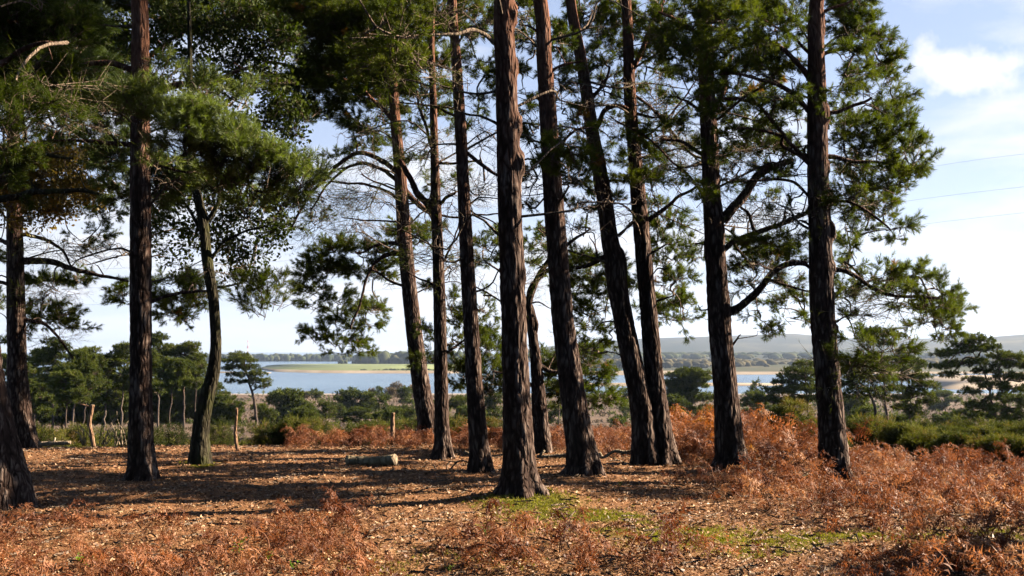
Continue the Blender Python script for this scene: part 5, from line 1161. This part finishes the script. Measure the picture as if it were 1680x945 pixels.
# broad far scrub between hedge and heath: nobody could count it
def scrub(name, label, poly, n, d0, d1, seed, h=(.5, 1.6), proto=GORSE_FAR, mat='gorse', sc=2.2):
    rng = np.random.default_rng(seed)
    mb = MB(); X = []; 
    while sum(len(q) for q in X) < n:
        d = d0 * (d1 / d0) ** rng.random(6000); px = rng.uniform(-100, 1780, 6000)
        x = (px - 840) / F * d; z = height(x, d, False)
        pu, pv = project(x, d, z)
        ok = in_poly(pu, pv, poly) & (n2(x, d, .09, seed) > .47)
        X.append(np.stack([x[ok], d[ok], z[ok]], 1))
    p = np.concatenate(X)[:n]
    hh = h[0] + (h[1] - h[0]) * n2(p[:, 0], p[:, 1], .25, seed + 1)
    p[:, 2] += hh * rng.random(len(p)) ** .6
    scatter(mb, proto, p, np.c_[rng.normal(size=(len(p), 2)) * .5, np.ones(len(p))], sc * (.7 + .6 * rng.random(len(p))) * (p[:, 1] / 60) ** .4, rng)
    tag(mb.build(name, [M[mat], M['twig']]), label, kind='stuff')
scrub('scrub', 'dark green scrub covering the slope below the clearing', [(-100, 705), (1780, 705), (1780, 860), (-100, 860)], 9000, 23, 95, 71, (.1, .55), GORSE_FAR, 'gorse', 1.2)
scrub('heath_scrub', 'patches of low green scrub on the brown heath and along the shore', [(-100, 640), (1780, 640), (1780, 705), (-100, 705)], 1100, 95, 480, 72, (.1, .6), PINE_FAR, 'needle_far', 1.2)
M['heather'] = leaf_mat('heather', [(0, (.06, .040, .026)), (.6, (.12, .08, .05)), (1, (.17, .13, .07))], .1)
scrub('heather', 'brown heather tussocks over the heath', [(-100, 645), (1780, 645), (1780, 740), (-100, 740)], 6000, 85, 450, 73, (.0, .1), PINE_FAR, 'heather', .6)

# ================================================================== far woods
def wood(name, label, px0, px1, d0, d1, row, n, hgt, seed, mat, base=None, sx=1.0):
    """a far off wood read as one mass: lumpy crowns"""
    rng = np.random.default_rng(seed)
    import bmesh
    bm = bmesh.new(); bmesh.ops.create_icosphere(bm, subdivisions=2, radius=1.0)
    sv = np.array([q.co[:] for q in bm.verts]); sf = np.array([[q.index for q in fc.verts] for fc in bm.faces]); bm.free()
    protos = []
    for k in range(6):
        r = 0.75 + 0.5 * vnoise(sv * 2.1 + k * 7, k)
        protos.append((sv * r[:, None], [(sf, 0)]))
    px = rng.uniform(px0, px1, n); d = rng.uniform(d0, d1, n)
    x = (px - 840) / F * d
    if base is None: z = np.array([P(0, row, q)[2] for q in d])
    else: z = np.full(n, float(base))
    hh = hgt * (.6 + .6 * rng.random(n))
    pos = np.stack([x, d, z + hh * .4], 1)
    mb = MB()
    n_ = len(pos); idx = rng.integers(0, 6, n_)
    for k in range(6):
        q = idx == k
        v = protos[k][0][None] * np.stack([hh[q] * .55 * sx, hh[q] * .55, hh[q] * .62], 1)[:, None] + pos[q][:, None]
        f = (sf[None] + (np.arange(q.sum()) * len(sv))[:, None, None]).reshape(-1, 3)
        mb.add(v.reshape(-1, 3), f, 0, np.repeat(rng.random(q.sum()), len(sv)))
    tag(mb.build(name, M[mat]), label, kind='stuff')
def woodmat(name, stops):
    m, t, out = new_mat(name)
    ge = N(t, 'ShaderNodeNewGeometry')
    a = noise(t, ge.outputs['Position'], .35, 4, .7)
    b = principled(t, out, .95, .05)
    link(t, ramp(t, stops, math_(t, 'ADD', math_(t, 'MULTIPLY', attr(t), .5), math_(t, 'MULTIPLY', a, .5))).outputs[0], b.inputs['Base Color'])
    return m
M['wood'] = woodmat('far_tree_crowns', [(.2, (.022, .034, .014)), (.6, (.052, .060, .024)), (.9, (.10, .085, .035))])
M['wood_brown'] = woodmat('far_autumn_crowns', [(.2, (.045, .042, .022)), (.6, (.085, .070, .035)), (.9, (.15, .12, .055))])
wood('far_wood', 'low wooded far shore across the water at the left', 180, 950, 2000, 2200, 590, 900, 11, 81, 'wood', WATER + 1)
wood('spit_wood', 'dark wood standing on the green spit', 590, 770, 1450, 1600, 596, 160, 15, 82, 'wood', WATER + 1.5)
wood('spit_hedge', 'ragged bushes along the near edge of the green spit', 590, 760, 985, 1010, 611, 45, 2.0, 83, 'wood', WATER + 1.2, 2)
wood('spit_copse', 'small trees at the left end of the spit wood', 545, 600, 1500, 1560, 597, 16, 5, 84, 'wood', WATER + 1.5)
wood('bank_wood', 'brownish woods on the far bank at the right', 900, 2000, 1080, 1380, 600, 1500, 6, 85, 'wood_brown', -15, 1.6)
wood('slope_wood', 'grey-green woods on the far slope at the right', 900, 2200, 1700, 2400, 588, 1400, 9, 86, 'wood', -12, 2)

# mast on the far shore
g = np.array([(407 - 840) / F * 2250, 2250, WATER + 4]); topz = P(407, 558, 2250)[2]
root = empty('radio_mast', g, 'tall thin red and white radio mast above the far shore', 'mast')
m, t, out = new_mat('mast_paint'); b = principled(t, out, .6)
ge = N(t, 'ShaderNodeNewGeometry'); sx = N(t, 'ShaderNodeSeparateXYZ'); link(t, ge.outputs['Position'], sx.inputs[0])
band = math_(t, 'GREATER_THAN', math_(t, 'FRACT', math_(t, 'DIVIDE', sx.outputs[2], 12.0)), .45)
link(t, mixc(t, band, (.75, .72, .7), (.55, .12, .08)), b.inputs['Base Color'])
H = topz - g[2]; mb = MB()
for sxx, syy in ((-1, -1), (1, -1), (1, 1), (-1, 1)):
    v, f = tube(np.array([[sxx * 1.3, syy * 1.3, 0], [sxx * .35, syy * .35, H]]), [.16, .12], 5); mb.add(v, f)
for k in range(14):
    z0 = H * k / 14; z1 = H * (k + 1) / 14; w0 = 1.3 - .95 * k / 14; w1 = 1.3 - .95 * (k + 1) / 14
    for a, b_ in (((-w0, -w0), (w1, -w1)), ((w0, -w0), (w1, w1)), ((w0, w0), (-w1, w1)), ((-w0, w0), (-w1, -w1))):
        v, f = tube(np.array([[*a, z0], [*b_, z1]]), [.09, .09], 4); mb.add(v, f)
mb.build('lattice', m, root)
mb = MB()
for z, w in ((H * .62, 2.6), (H * .80, 2.0)):
    v, f = tube(np.array([[0, 0, z - .5], [0, 0, z + .5]]), [w, w], 10); mb.add(v, f)
mb.build('platform', m, root)

# power cables sweeping across the bay, well beyond the trees
m, t, out = new_mat('cable_metal'); b = principled(t, out, .6, .3); b.inputs['Base Color'].default_value = (.12, .12, .13, 1); M['cable'] = m
for k, (rr, lab) in enumerate([([(1760, 243), (1520, 275), (1140, 348), (700, 412), (200, 440), (-100, 447)], 'highest of the three thin power cables crossing the sky'),
                        ([(1760, 297), (1480, 331), (1140, 385), (700, 440), (200, 470), (-100, 478)], 'middle one of the three thin power cables crossing the sky'),
                        ([(1760, 340), (1490, 371), (1140, 420), (700, 470), (200, 498), (-100, 505)], 'lowest of the three thin power cables crossing the sky')]):
    p = smooth_path(np.array([P(a, b_, 75 + 40 * (1760 - a) / 1860) for a, b_ in rr]), 10)
    v, f = tube(p, np.full(len(p), .0075), 5); mb = MB(); mb.add(v, f)
    tag(mb.build('power_cable', M['cable']), lab, 'cable', 'power cables')

# ================================================================== logs, stakes, fallen branches
def rough_tube(p, sides=14, amp=.08, seed=0, capped=True):
    v, f = tube(p[:, :3], p[:, 3], sides)
    c = np.repeat(p[:, :3], sides, 0); n = fbm(v * 9 + seed, 3, seed)
    v = c + (v - c) * (1 + amp * 2 * (n - .5))[:, None]
    if capped:
        m_ = len(v); v = np.vstack([v, p[0, :3], p[-1, :3]])
        k = np.arange(sides); k2 = (k + 1) % sides; b = (len(p) - 1) * sides
        caps = np.vstack([np.stack([k2, k, np.full(sides, m_)], 1), np.stack([b + k, b + k2, np.full(sides, m_ + 1)], 1)])
        return v, f, caps
    return v, f, None
def wood_piece(name, label, cat, pts, mat, seed, sides=14, amp=.1, branches=(), smooth=True, group=None):
    """pts rows: px,py,d,width_px"""
    rows = []
    for a, b_, d, w in pts:
        q = P(a, b_, d); rows.append([*q, w * d / F / 2])
    rows = np.array(rows); org = rows[0, :3].copy()
    gz = float(height(np.array([org[0]]), np.array([org[1]]))[0]); org[2] = gz
    root = empty(name, org, label, cat, group)
    p = resample(smooth_path(rows, 6), .04); p[:, :3] -= org
    v, f, caps = rough_tube(p, sides, amp, seed)
    mb = MB(); mb.add(v, f, 0, fbm(v * 25, 2, seed)); mb.f.append(caps); mb.m.append(np.full(len(caps), 1, np.int32))
    mb.build('trunk' if name == 'log' else 'wood', [M[mat], M['dead_wood']], root, smooth=smooth)
    for k, bpts in enumerate(branches):
        r2 = np.array([[*(P(a, b_, d) - org), w * d / F / 2] for a, b_, d, w in bpts])
        q = resample(smooth_path(r2, 6), .04); v, f, caps = rough_tube(q, 7, amp, seed + k)
        mb = MB(); mb.add(v, f, 0, fbm(v * 25, 2, seed)); mb.f.append(caps); mb.m.append(np.full(len(caps), 0, np.int32))
        mb.build('branch', M[mat], root, smooth=True)
    return root
dl = ground_d(765)
wood_piece('log', 'cut log lying by itself in the middle of the clearing left of the reddish pine', 'log', [(568, 756, dl, 18), (590, 756.5, dl, 16), (600, 757, dl, 16.5), (625, 756, dl - .1, 16), (648, 754, dl - .2, 19)], 'log', 700)
dl = ground_d(733)
wood_piece('log', 'pale debarked log lying on the ground at the far left edge', 'log', [(65, 728.5, dl, 8), (80, 727.5, dl, 8), (100, 727, dl, 7.5), (116, 726, dl, 6)], 'dead_wood', 701, branches=[[(88, 726, dl, 5), (90, 720, dl, 3), (91, 718, dl, 2)]])
d0 = ground_d(735)
wood_piece('wooden_stake', 'crooked grey stake left of the straight dark pine with a dead side twig', 'stake', [(154, 734, d0, 6), (151, 715, d0, 6.5), (147, 695, d0, 6), (150, 675, d0, 6), (152, 664, d0, 6.5)], 'stake', 702, branches=[[(148, 668, d0, 3), (140, 665, d0, 2.5), (131, 663, d0, 2)]])
d0 = ground_d(739)
wood_piece('wooden_stake', 'thin reddish stake standing right of the curved mossy tree', 'stake', [(390, 739, d0, 5.5), (387, 722, d0, 6), (386, 705, d0, 5), (388, 685, d0, 4.5), (388, 669, d0, 4.5)], 'stake', 703)
d0 = 19.5
wood_piece('wooden_stake', 'short thick stake standing in the rust bracken before the leaning pine', 'stake', [(644, 730, d0, 7), (644, 705, d0, 7), (644, 690, d0, 6.5), (645, 677, d0, 6)], 'stake', 704)
d0 = ground_d(755)
wood_piece('fallen_branch', 'pale crooked fallen branch left of the pair of pines sharing one foot', 'branch', [(983, 743, d0, 6), (990, 752, d0, 6), (1000, 744, d0, 5), (1012, 739, d0, 4.5), (1025, 741, d0, 3.5), (1050, 737, d0, 2.5)], 'dead_wood', 705, branches=[[(1010, 741, d0, 4), (1030, 744, d0, 3), (1045, 743, d0, 2.5)]])
d0 = ground_d(752)
wood_piece('fallen_branch', 'broken pale branches lying left of the dark leaning pine', 'branch', [(880, 749, d0, 5), (900, 749, d0, 6), (920, 748, d0, 7), (936, 747, d0, 6)], 'dead_wood', 706, branches=[[(886, 748, d0, 5), (890, 742, d0, 4), (894, 739, d0, 3)], [(890, 752, d0, 4), (920, 754, d0, 4), (942, 751, d0, 3)]])
d0 = ground_d(770)
wood_piece('fallen_branch', 'dark forked dead branch on the ground left of the reddish pine', 'branch', [(712, 764, d0, 2.5), (718, 774, d0, 2.5), (735, 773, d0, 2.5), (750, 758, d0, 3), (765, 757, d0, 2.5), (775, 768, d0, 2)], 'twig', 707, 7, branches=[[(733, 773, d0, 3), (734, 762, d0, 2), (740, 755, d0, 1.5)], [(750, 758, d0, 2), (720, 755, d0, 1.5)]])
d0 = ground_d(749)
wood_piece('fallen_branch', 'small pale stick behind the slim forked pine', 'branch', [(762, 741, d0, 4), (770, 744, d0, 3.5), (778, 748, d0, 3)], 'dead_wood', 708, 8)
d0 = ground_d(791)
wood_piece('fallen_branch', 'blackened branch lying among bracken at the foot of the knobbly pine', 'branch', [(1286, 791, d0, 5), (1305, 786, d0 - .1, 7), (1330, 781, d0, 7), (1350, 784, d0 - .2, 7), (1375, 788, d0 - .3, 5)], 'bark_oak', 709, branches=[[(1302, 788, d0 - .1, 4), (1301, 776, d0 - .1, 4), (1302, 769, d0 - .1, 3)], [(1330, 783, d0, 4), (1345, 776, d0 + .1, 3), (1352, 779, d0 + .2, 2)]])
d0 = ground_d(772)
wood_piece('fallen_branch', 'thin curved stick lying left of the cut log', 'branch', [(512, 775, d0, 2.5), (535, 771, d0, 3), (550, 768, d0, 3), (562, 771, d0, 2)], 'log', 710, 7, branches=[[(535, 771, d0, 2), (520, 767, d0, 1.3)]])
d0 = ground_d(730)
root = empty('dead_shrub', P(175, 730, d0), 'clump of pale bare dead stems left of the straight dark pine', 'shrub')
mb = MB(); rg = np.random.default_rng(77); o_ = P(175, 730, d0)
for k in range(26):
    a = np.array([rg.uniform(-.45, .4), rg.uniform(-.2, .2), 0.]); e = a + np.array([rg.uniform(-.25, .25), rg.uniform(-.2, .2), rg.uniform(.25, .65)])
    grow_twig(mb, a, e, .009, .003, int(rg.integers(1e9)), .1, 4, 0, rg.random())
mb.build('stem', M['dead_wood'], root)

# ================================================================== bracken
def frond(seed, L=0.62, pairs=13, droop=1.0, curl=1.0, pin=6):
    r = np.random.default_rng(seed)
    t_ = np.linspace(0, 1, 9)
    up = np.cumsum(np.stack([np.cos(1.35 - 2.3 * droop * t_), 0.15 * np.sin(t_ * 3 + r.random() * 6) * np.ones(9), np.sin(1.35 - 2.3 * droop * t_)], 1), 0) * L / 9
    V = []; Fn = []; n = 0
    v, f = tube(up, np.linspace(.005, .0015, 9), 3)
    V.extend(v); Fq = [f]; n = len(V)
    tris = []
    for k in range(pairs):
        q = 0.28 + 0.72 * (k + .5) / pairs
        i = q * 8; i0 = int(min(7, i)); w = i - i0
        p = up[i0] * (1 - w) + up[i0 + 1] * w; tg = norm(up[i0 + 1] - up[i0])
        side0 = norm(np.cross(tg, np.array((0, 0, 1.0)) + r.normal(size=3) * .15)); 
        nn = np.cross(side0, tg)
        PL = L * 0.42 * (1 - (q - .28) / .78) ** .8 * (.7 + .5 * r.random())
        for sg in (-1, 1):
            if r.random() < .12: continue
            d0 = norm(side0 * sg + tg * .45 + nn * r.normal() * .35 * curl - np.array((0, 0, .35)) * curl * r.random())
            c = p.copy(); m = pin
            for j in range(m):
                st = PL / m
                d0 = norm(d0 + r.normal(size=3) * .28 * curl + np.array((0, 0, -.20 * curl)))
                e = c + d0 * st
                s2 = norm(np.cross(d0, nn + r.normal(size=3) * .5 * curl))
                wl = PL * .20 * (1 - j / m) + .006
                for s3 in (-1, 1):
                    tip = c + d0 * st * .75 + s2 * s3 * wl + nn * r.normal() * wl * .45 * curl
                    V.extend([c, c + d0 * st * .45, tip]); tris.append([n, n + 1, n + 2]); n += 3
                c = e
    return np.array(V), [(Fq[0], 0), (np.array(tris), 0)]
FR = [frond(k, droop=.75 + .35 * (k % 3), curl=1.0 + .25 * (k % 2)) for k in range(9)]
FR_UP = [frond(50 + k, .8, droop=.45 + .15 * (k % 3), curl=.6) for k in range(6)]
FR_LOW = [frond(80 + k, .45, 9, droop=1.25, curl=1.6, pin=4) for k in range(6)]
def bracken(name, label, poly, dens, seed, hgt=(.0, .15), protos=FR, sc=(.8, 1.3), mat='bracken', gate=.40, ylim=(7.3, 24), nsc=.9, tilt=.5, tint=(.0, 1.)):
    rng = np.random.default_rng(seed)
    n = int(dens * 20 * (ylim[1] - ylim[0]))
    y = rng.uniform(ylim[0], ylim[1], n); x = rng.uniform(-10, 10, n)
    z = height(x, y); pu, pv = project(x, y, z)
    ok = in_poly(pu, pv, poly) & (n2(x, y, nsc, seed + 2) > gate)
    for tx, ty, tr in TRUNKS:
        ok &= ~(((x - tx) ** 2 + ((y - ty + .25) / 1.6) ** 2) < (tr + .28) ** 2)
    x, y, z = x[ok], y[ok], z[ok]; n = len(x)
    pile = n2(x, y, .8, seed + 3)
    z = z + hgt[0] + (hgt[1] - hgt[0]) * rng.random(n) * (pile * 1.8)
    s_ = sc[0] + (sc[1] - sc[0]) * rng.random(n)
    edge = np.clip((n2(x, y, nsc, seed + 2) - gate) * 8, .45, 1); s_ = s_ * edge
    mb = MB()
    tn = np.clip(tint[0] + (tint[1] - tint[0]) * (.6 * rng.random(n) + .55 * (n2(x, y, 1.3, seed + 5) - .2)), 0, 1)
    scatter(mb, protos, np.stack([x, y, z], 1), np.c_[rng.normal(size=(n, 2)) * tilt, np.ones(n)], s_, rng, tn)
    if n: tag(mb.build(name, M[mat]), label, kind='stuff')
    return n
cnt = []
cnt.append(bracken('bracken', 'rust coloured dead bracken along the bottom left foreground', [(-120, 856), (60, 862), (170, 852), (300, 880), (420, 872), (500, 850), (560, 838), (610, 870), (640, 930), (640, 1100), (-200, 1100), (-200, 880)], 40, 801, ylim=(6.3, 11.5), gate=.36, hgt=(0, .07), protos=FR + FR_LOW, sc=(.45, .85)))
cnt.append(bracken('bracken', 'dead bracken patch in front of the thickest pine', [(740, 905), (790, 890), (870, 886), (960, 898), (1020, 912), (1100, 904), (1180, 915), (1240, 935), (1160, 948), (1040, 948), (900, 955), (780, 948)], 44, 802, ylim=(7, 11), gate=.30, protos=FR_LOW + FR, sc=(.55, 1.0)))
cnt.append(bracken('bracken', 'large sheet of collapsed dead bracken on the right of the clearing', [(1140, 800), (1210, 785), (1290, 768), (1400, 756), (1520, 766), (1800, 780), (1800, 880), (1650, 862), (1560, 862), (1440, 872), (1330, 866), (1240, 862), (1235, 845), (1160, 820)], 44, 803, ylim=(8.5, 18), gate=.29, protos=FR + FR_LOW, sc=(.5, .9)))
cnt.append(bracken('bracken', 'thin bracken tufts at the left margin of the right hand sheet', [(1060, 775), (1160, 770), (1180, 800), (1240, 850), (1200, 870), (1130, 820), (1080, 800)], 22, 804, ylim=(9, 16), gate=.5, protos=FR_LOW, sc=(.5, .9)))
cnt.append(bracken('bracken', 'strip of rust bracken behind the middle trunks along the clearing edge', [(480, 742), (560, 735), (700, 738), (860, 745), (960, 752), (1060, 750), (1130, 765), (1130, 728), (900, 722), (480, 722)], 50, 805, ylim=(16, 21.5), gate=.25, protos=FR, sc=(.5, .8)))
cnt.append(bracken('bracken', 'tall upright orange bracken between the pair of pines and the sturdy pine and beyond', [(1090, 762), (1240, 775), (1300, 772), (1400, 766), (1400, 758), (1290, 755), (1250, 745), (1240, 722), (1090, 722)], 50, 806, ylim=(14.5, 20), gate=.2, protos=FR_UP + FR, sc=(.65, 1.0), hgt=(.0, .22)))
cnt.append(bracken('yellow_bracken', 'golden late bracken fronds standing out of the rust bracken', [(1095, 760), (1240, 765), (1260, 745), (1240, 722), (1095, 722)], 5, 807, ylim=(15, 20), gate=.35, protos=FR_UP, sc=(.7, 1.05), mat='bracken_gold', hgt=(.1, .3)))
cnt.append(bracken('bracken', 'dark shaded bracken heap in the bottom right corner', [(1420, 970), (1430, 935), (1500, 912), (1590, 905), (1800, 895), (1900, 1100), (1420, 1100)], 40, 808, ylim=(6.3, 9.8), gate=.30, protos=FR, sc=(.55, .9)))
cnt.append(bracken('bracken', 'rust bracken along the bottom edge under the dead bracken patch', [(930, 948), (1100, 940), (1300, 948), (1430, 960), (1430, 1080), (900, 1080)], 20, 809, ylim=(6.3, 8.2), gate=.48, protos=FR_LOW, sc=(.5, .8)))
print('bracken fronds', cnt)

# ================================================================== litter and moss
def chip(seed):
    r = np.random.default_rng(seed); L = .5; w = .22 + .12 * r.random(); c = .12 * r.normal()
    V = np.array([(-L, 0, 0), (-.1, -w, c), (L, 0, .1 * r.normal()), (-.05, w, c + .1 * r.normal()), (0, 0, -.06)])
    return V, [(np.array([[0, 1, 4], [1, 2, 4], [2, 3, 4], [3, 0, 4]]), 0)]
CH = [chip(k) for k in range(8)]
rng = np.random.default_rng(5)
n = 135000
d = 7.0 * (21.0 / 7.0) ** rng.random(n); px = rng.uniform(-120, 1800, n)
x = (px - 840) / F * d; z = height(x, d)
keep = rng.random(n) > moss_amount(x, d) * .9
dens_ = n2(x, d, 1.2, 44); keep &= rng.random(n) < .35 + 1.2 * dens_
x, d, z = x[keep], d[keep], z[keep]; n = len(x)
up = np.c_[rng.normal(size=(n, 2)) * .38, np.ones(n)]
mb = MB()
scatter(mb, CH, np.stack([x, d, z + .008 + .012 * rng.random(n)], 1), up, (.016 + .042 * rng.random(n) ** 2.4) * (.8 + .02 * d), rng, rng.random(n))
tag(mb.build('leaf_litter', M['litter']), 'fallen leaves and bark chips strewn over the clearing', kind='stuff')
# needle and twig litter
n = 1800
d = 7.0 * (20.0 / 7.0) ** rng.random(n); px = rng.uniform(-120, 1800, n); x = (px - 840) / F * d; z = height(x, d)
a = rng.random(n) * 6.28; L = .03 + .11 * rng.random(n) ** 3; w = .003 + .004 * rng.random(n)
c = np.stack([x, d, z + .02], 1); dr = np.stack([np.cos(a), np.sin(a), rng.normal(size=n) * .12], 1); sd2 = np.stack([-np.sin(a), np.cos(a), np.zeros(n)], 1)
v = np.stack([c - dr * L[:, None] - sd2 * w[:, None], c - dr * L[:, None] + sd2 * w[:, None], c + dr * L[:, None] + sd2 * w[:, None], c + dr * L[:, None] - sd2 * w[:, None], c + np.array([0, 0, .012]) - dr * L[:, None], c + np.array([0, 0, .012]) + dr * L[:, None]], 1)
b0 = (np.arange(n) * 6)[:, None]
f = np.concatenate([b0 + np.array([[0, 3, 5, 4]]), b0 + np.array([[1, 4, 5, 2]])])
mb = MB(); mb.add(v.reshape(-1, 3), f, 0, np.repeat(rng.random(n), 6))
tag(mb.build('twig_litter', M['twig']), 'small broken twigs scattered on the ground', kind='stuff')
# moss
n = 160000
y = rng.uniform(7.2, 16.2, n); x = rng.uniform(-5.5, 6.5, n)
ma = moss_amount(x, y); k = rng.random(n) < ma * .9
x, y = x[k], y[k]; n = len(x); z = height(x, y)
TUF = []
for s_ in range(5):
    r = np.random.default_rng(s_); V = []; Fm = []
    for j in range(7):
        b = np.array([r.normal() * .5, r.normal() * .5, 0]); e = b + np.array([r.normal() * .4, r.normal() * .4, .8 + .5 * r.random()]); w_ = np.array([r.normal(), r.normal(), 0]); w_ = norm(w_) * .16
        V += [b - w_, b + w_, e]; Fm.append([3 * j, 3 * j + 1, 3 * j + 2])
    TUF.append((np.array(V), [(np.array(Fm), 0)]))
mb = MB(); scatter(mb, TUF, np.stack([x, y, z + .002], 1), np.c_[rng.normal(size=(n, 2)) * .2, np.ones(n)], .012 + .014 * rng.random(n), rng)
print('moss', n)
tag(mb.build('moss', M['moss']), 'bright yellow-green moss at the foot of the thickest pine and across the open ground', kind='stuff')

# ================================================================== small green plants
def plant(label, px, py, size, seed, leaves=12, name='seedling', cat='plant', mat='seedling', tall=1.0):
    rng = np.random.default_rng(seed)
    d = ground_d(py); g = P(px, py, d); g[2] = float(height(np.array([g[0]]), np.array([g[1]]))[0])
    root = empty(name, g, label, cat)
    mb = MB(); lf = MB()
    k = size * d / F
    for s_ in range(3):
        e = np.array([rng.normal() * k * .35, rng.normal() * k * .3, k * tall * (.6 + .4 * rng.random())])
        p = grow_twig(mb, np.zeros(3) - [0, 0, .02], e, .004, .002, int(rng.integers(1e9)), .1, 4, 0, .5)
        for j in range(leaves // 3 + 1):
            q = p[int(rng.integers(len(p) // 3, len(p)))]
            th = rng.random() * 6.28; dr = np.array([math.cos(th), math.sin(th), .5]); dr = norm(dr); sd_ = np.array([-math.sin(th), math.cos(th), 0])
            L = k * .42 * (.7 + .5 * rng.random()); w_ = L * .26
            pts = [q, q + dr * L * .35 + sd_ * w_, q + dr * L * .75 + sd_ * w_ * .8, q + dr * L - [0, 0, L * .2], q + dr * L * .75 - sd_ * w_ * .8, q + dr * L * .35 - sd_ * w_, q + dr * L * .5 - [0, 0, L * .08]]
            lf.add(pts, [[0, 1, 6], [1, 2, 6], [2, 3, 6], [3, 4, 6], [4, 5, 6], [5, 0, 6]], 0, rng.random())
    mb.build('stem', M['seedling'], root); lf.build('foliage', M[mat], root)
plant('bright green rhododendron seedling, widest of those in the bottom left bracken', 150, 925, 34, 901, 22, tall=.6)
plant('upright green seedling second from the left in the foreground bracken', 393, 918, 30, 902, 12)
plant('spreading green seedling right of the upright one in the bracken', 440, 925, 26, 903, 10, tall=.6)
plant('tiny green seedling lowest in the bracken near the bottom edge', 482, 938, 16, 904, 8)
plant('small prickly green sprig at the left end of the central bracken patch', 797, 882, 26, 905, 24, mat='gorse')
plant('single green sprout on the mossy ground right of the central bracken', 1194, 898, 16, 906, 6)
plant('green sprig standing on the litter below the pair of pines', 1018, 803, 14, 907, 14, mat='gorse', tall=.7)
plant('tiny green tuft on the ground near the bottom centre', 738, 936, 14, 908, 8)
# rhododendron / bramble bush just outside the right edge shades the corner
bush('dark bush outside the right edge shading the bottom corner', 840 + F * 6.3 / 8.9, 370, 8.9, 380, 990, n=2200)
bush('second dark bush outside the right edge shading the corner', 840 + F * 7.6 / 8.4, 330, 8.4, 380, 991, n=1800)

# ================================================================== air
HAZE = 0.000085
if HAZE:
    import bmesh
    me = bpy.data.meshes.new('haze'); bm = bmesh.new(); bmesh.ops.create_cube(bm, size=1.0)
    for vv in bm.verts: vv.co = ((vv.co.x) * 26000, vv.co.y * 12600 + 6000, (vv.co.z + .5) * 300 - 42)
    bm.to_mesh(me); bm.free()
    m = bpy.data.materials.new('haze'); m.use_nodes = True; t = m.node_tree; t.nodes.clear(); out = N(t, 'ShaderNodeOutputMaterial')
    pv = N(t, 'ShaderNodeVolumePrincipled'); pv.inputs['Color'].default_value = (.62, .76, 1.0, 1); pv.inputs['Density'].default_value = HAZE; pv.inputs['Anisotropy'].default_value = .3
    link(t, pv.outputs[0], out.inputs['Volume']); me.materials.append(m)
    ho = bpy.data.objects.new('haze', me); C.objects.link(ho); tag(ho, 'pale haze over the bay and the hills', kind='stuff')
print('script seconds', time.time() - T_START, 'tris', sum(len(o.data.polygons) for o in S.objects if o.type == 'MESH'))
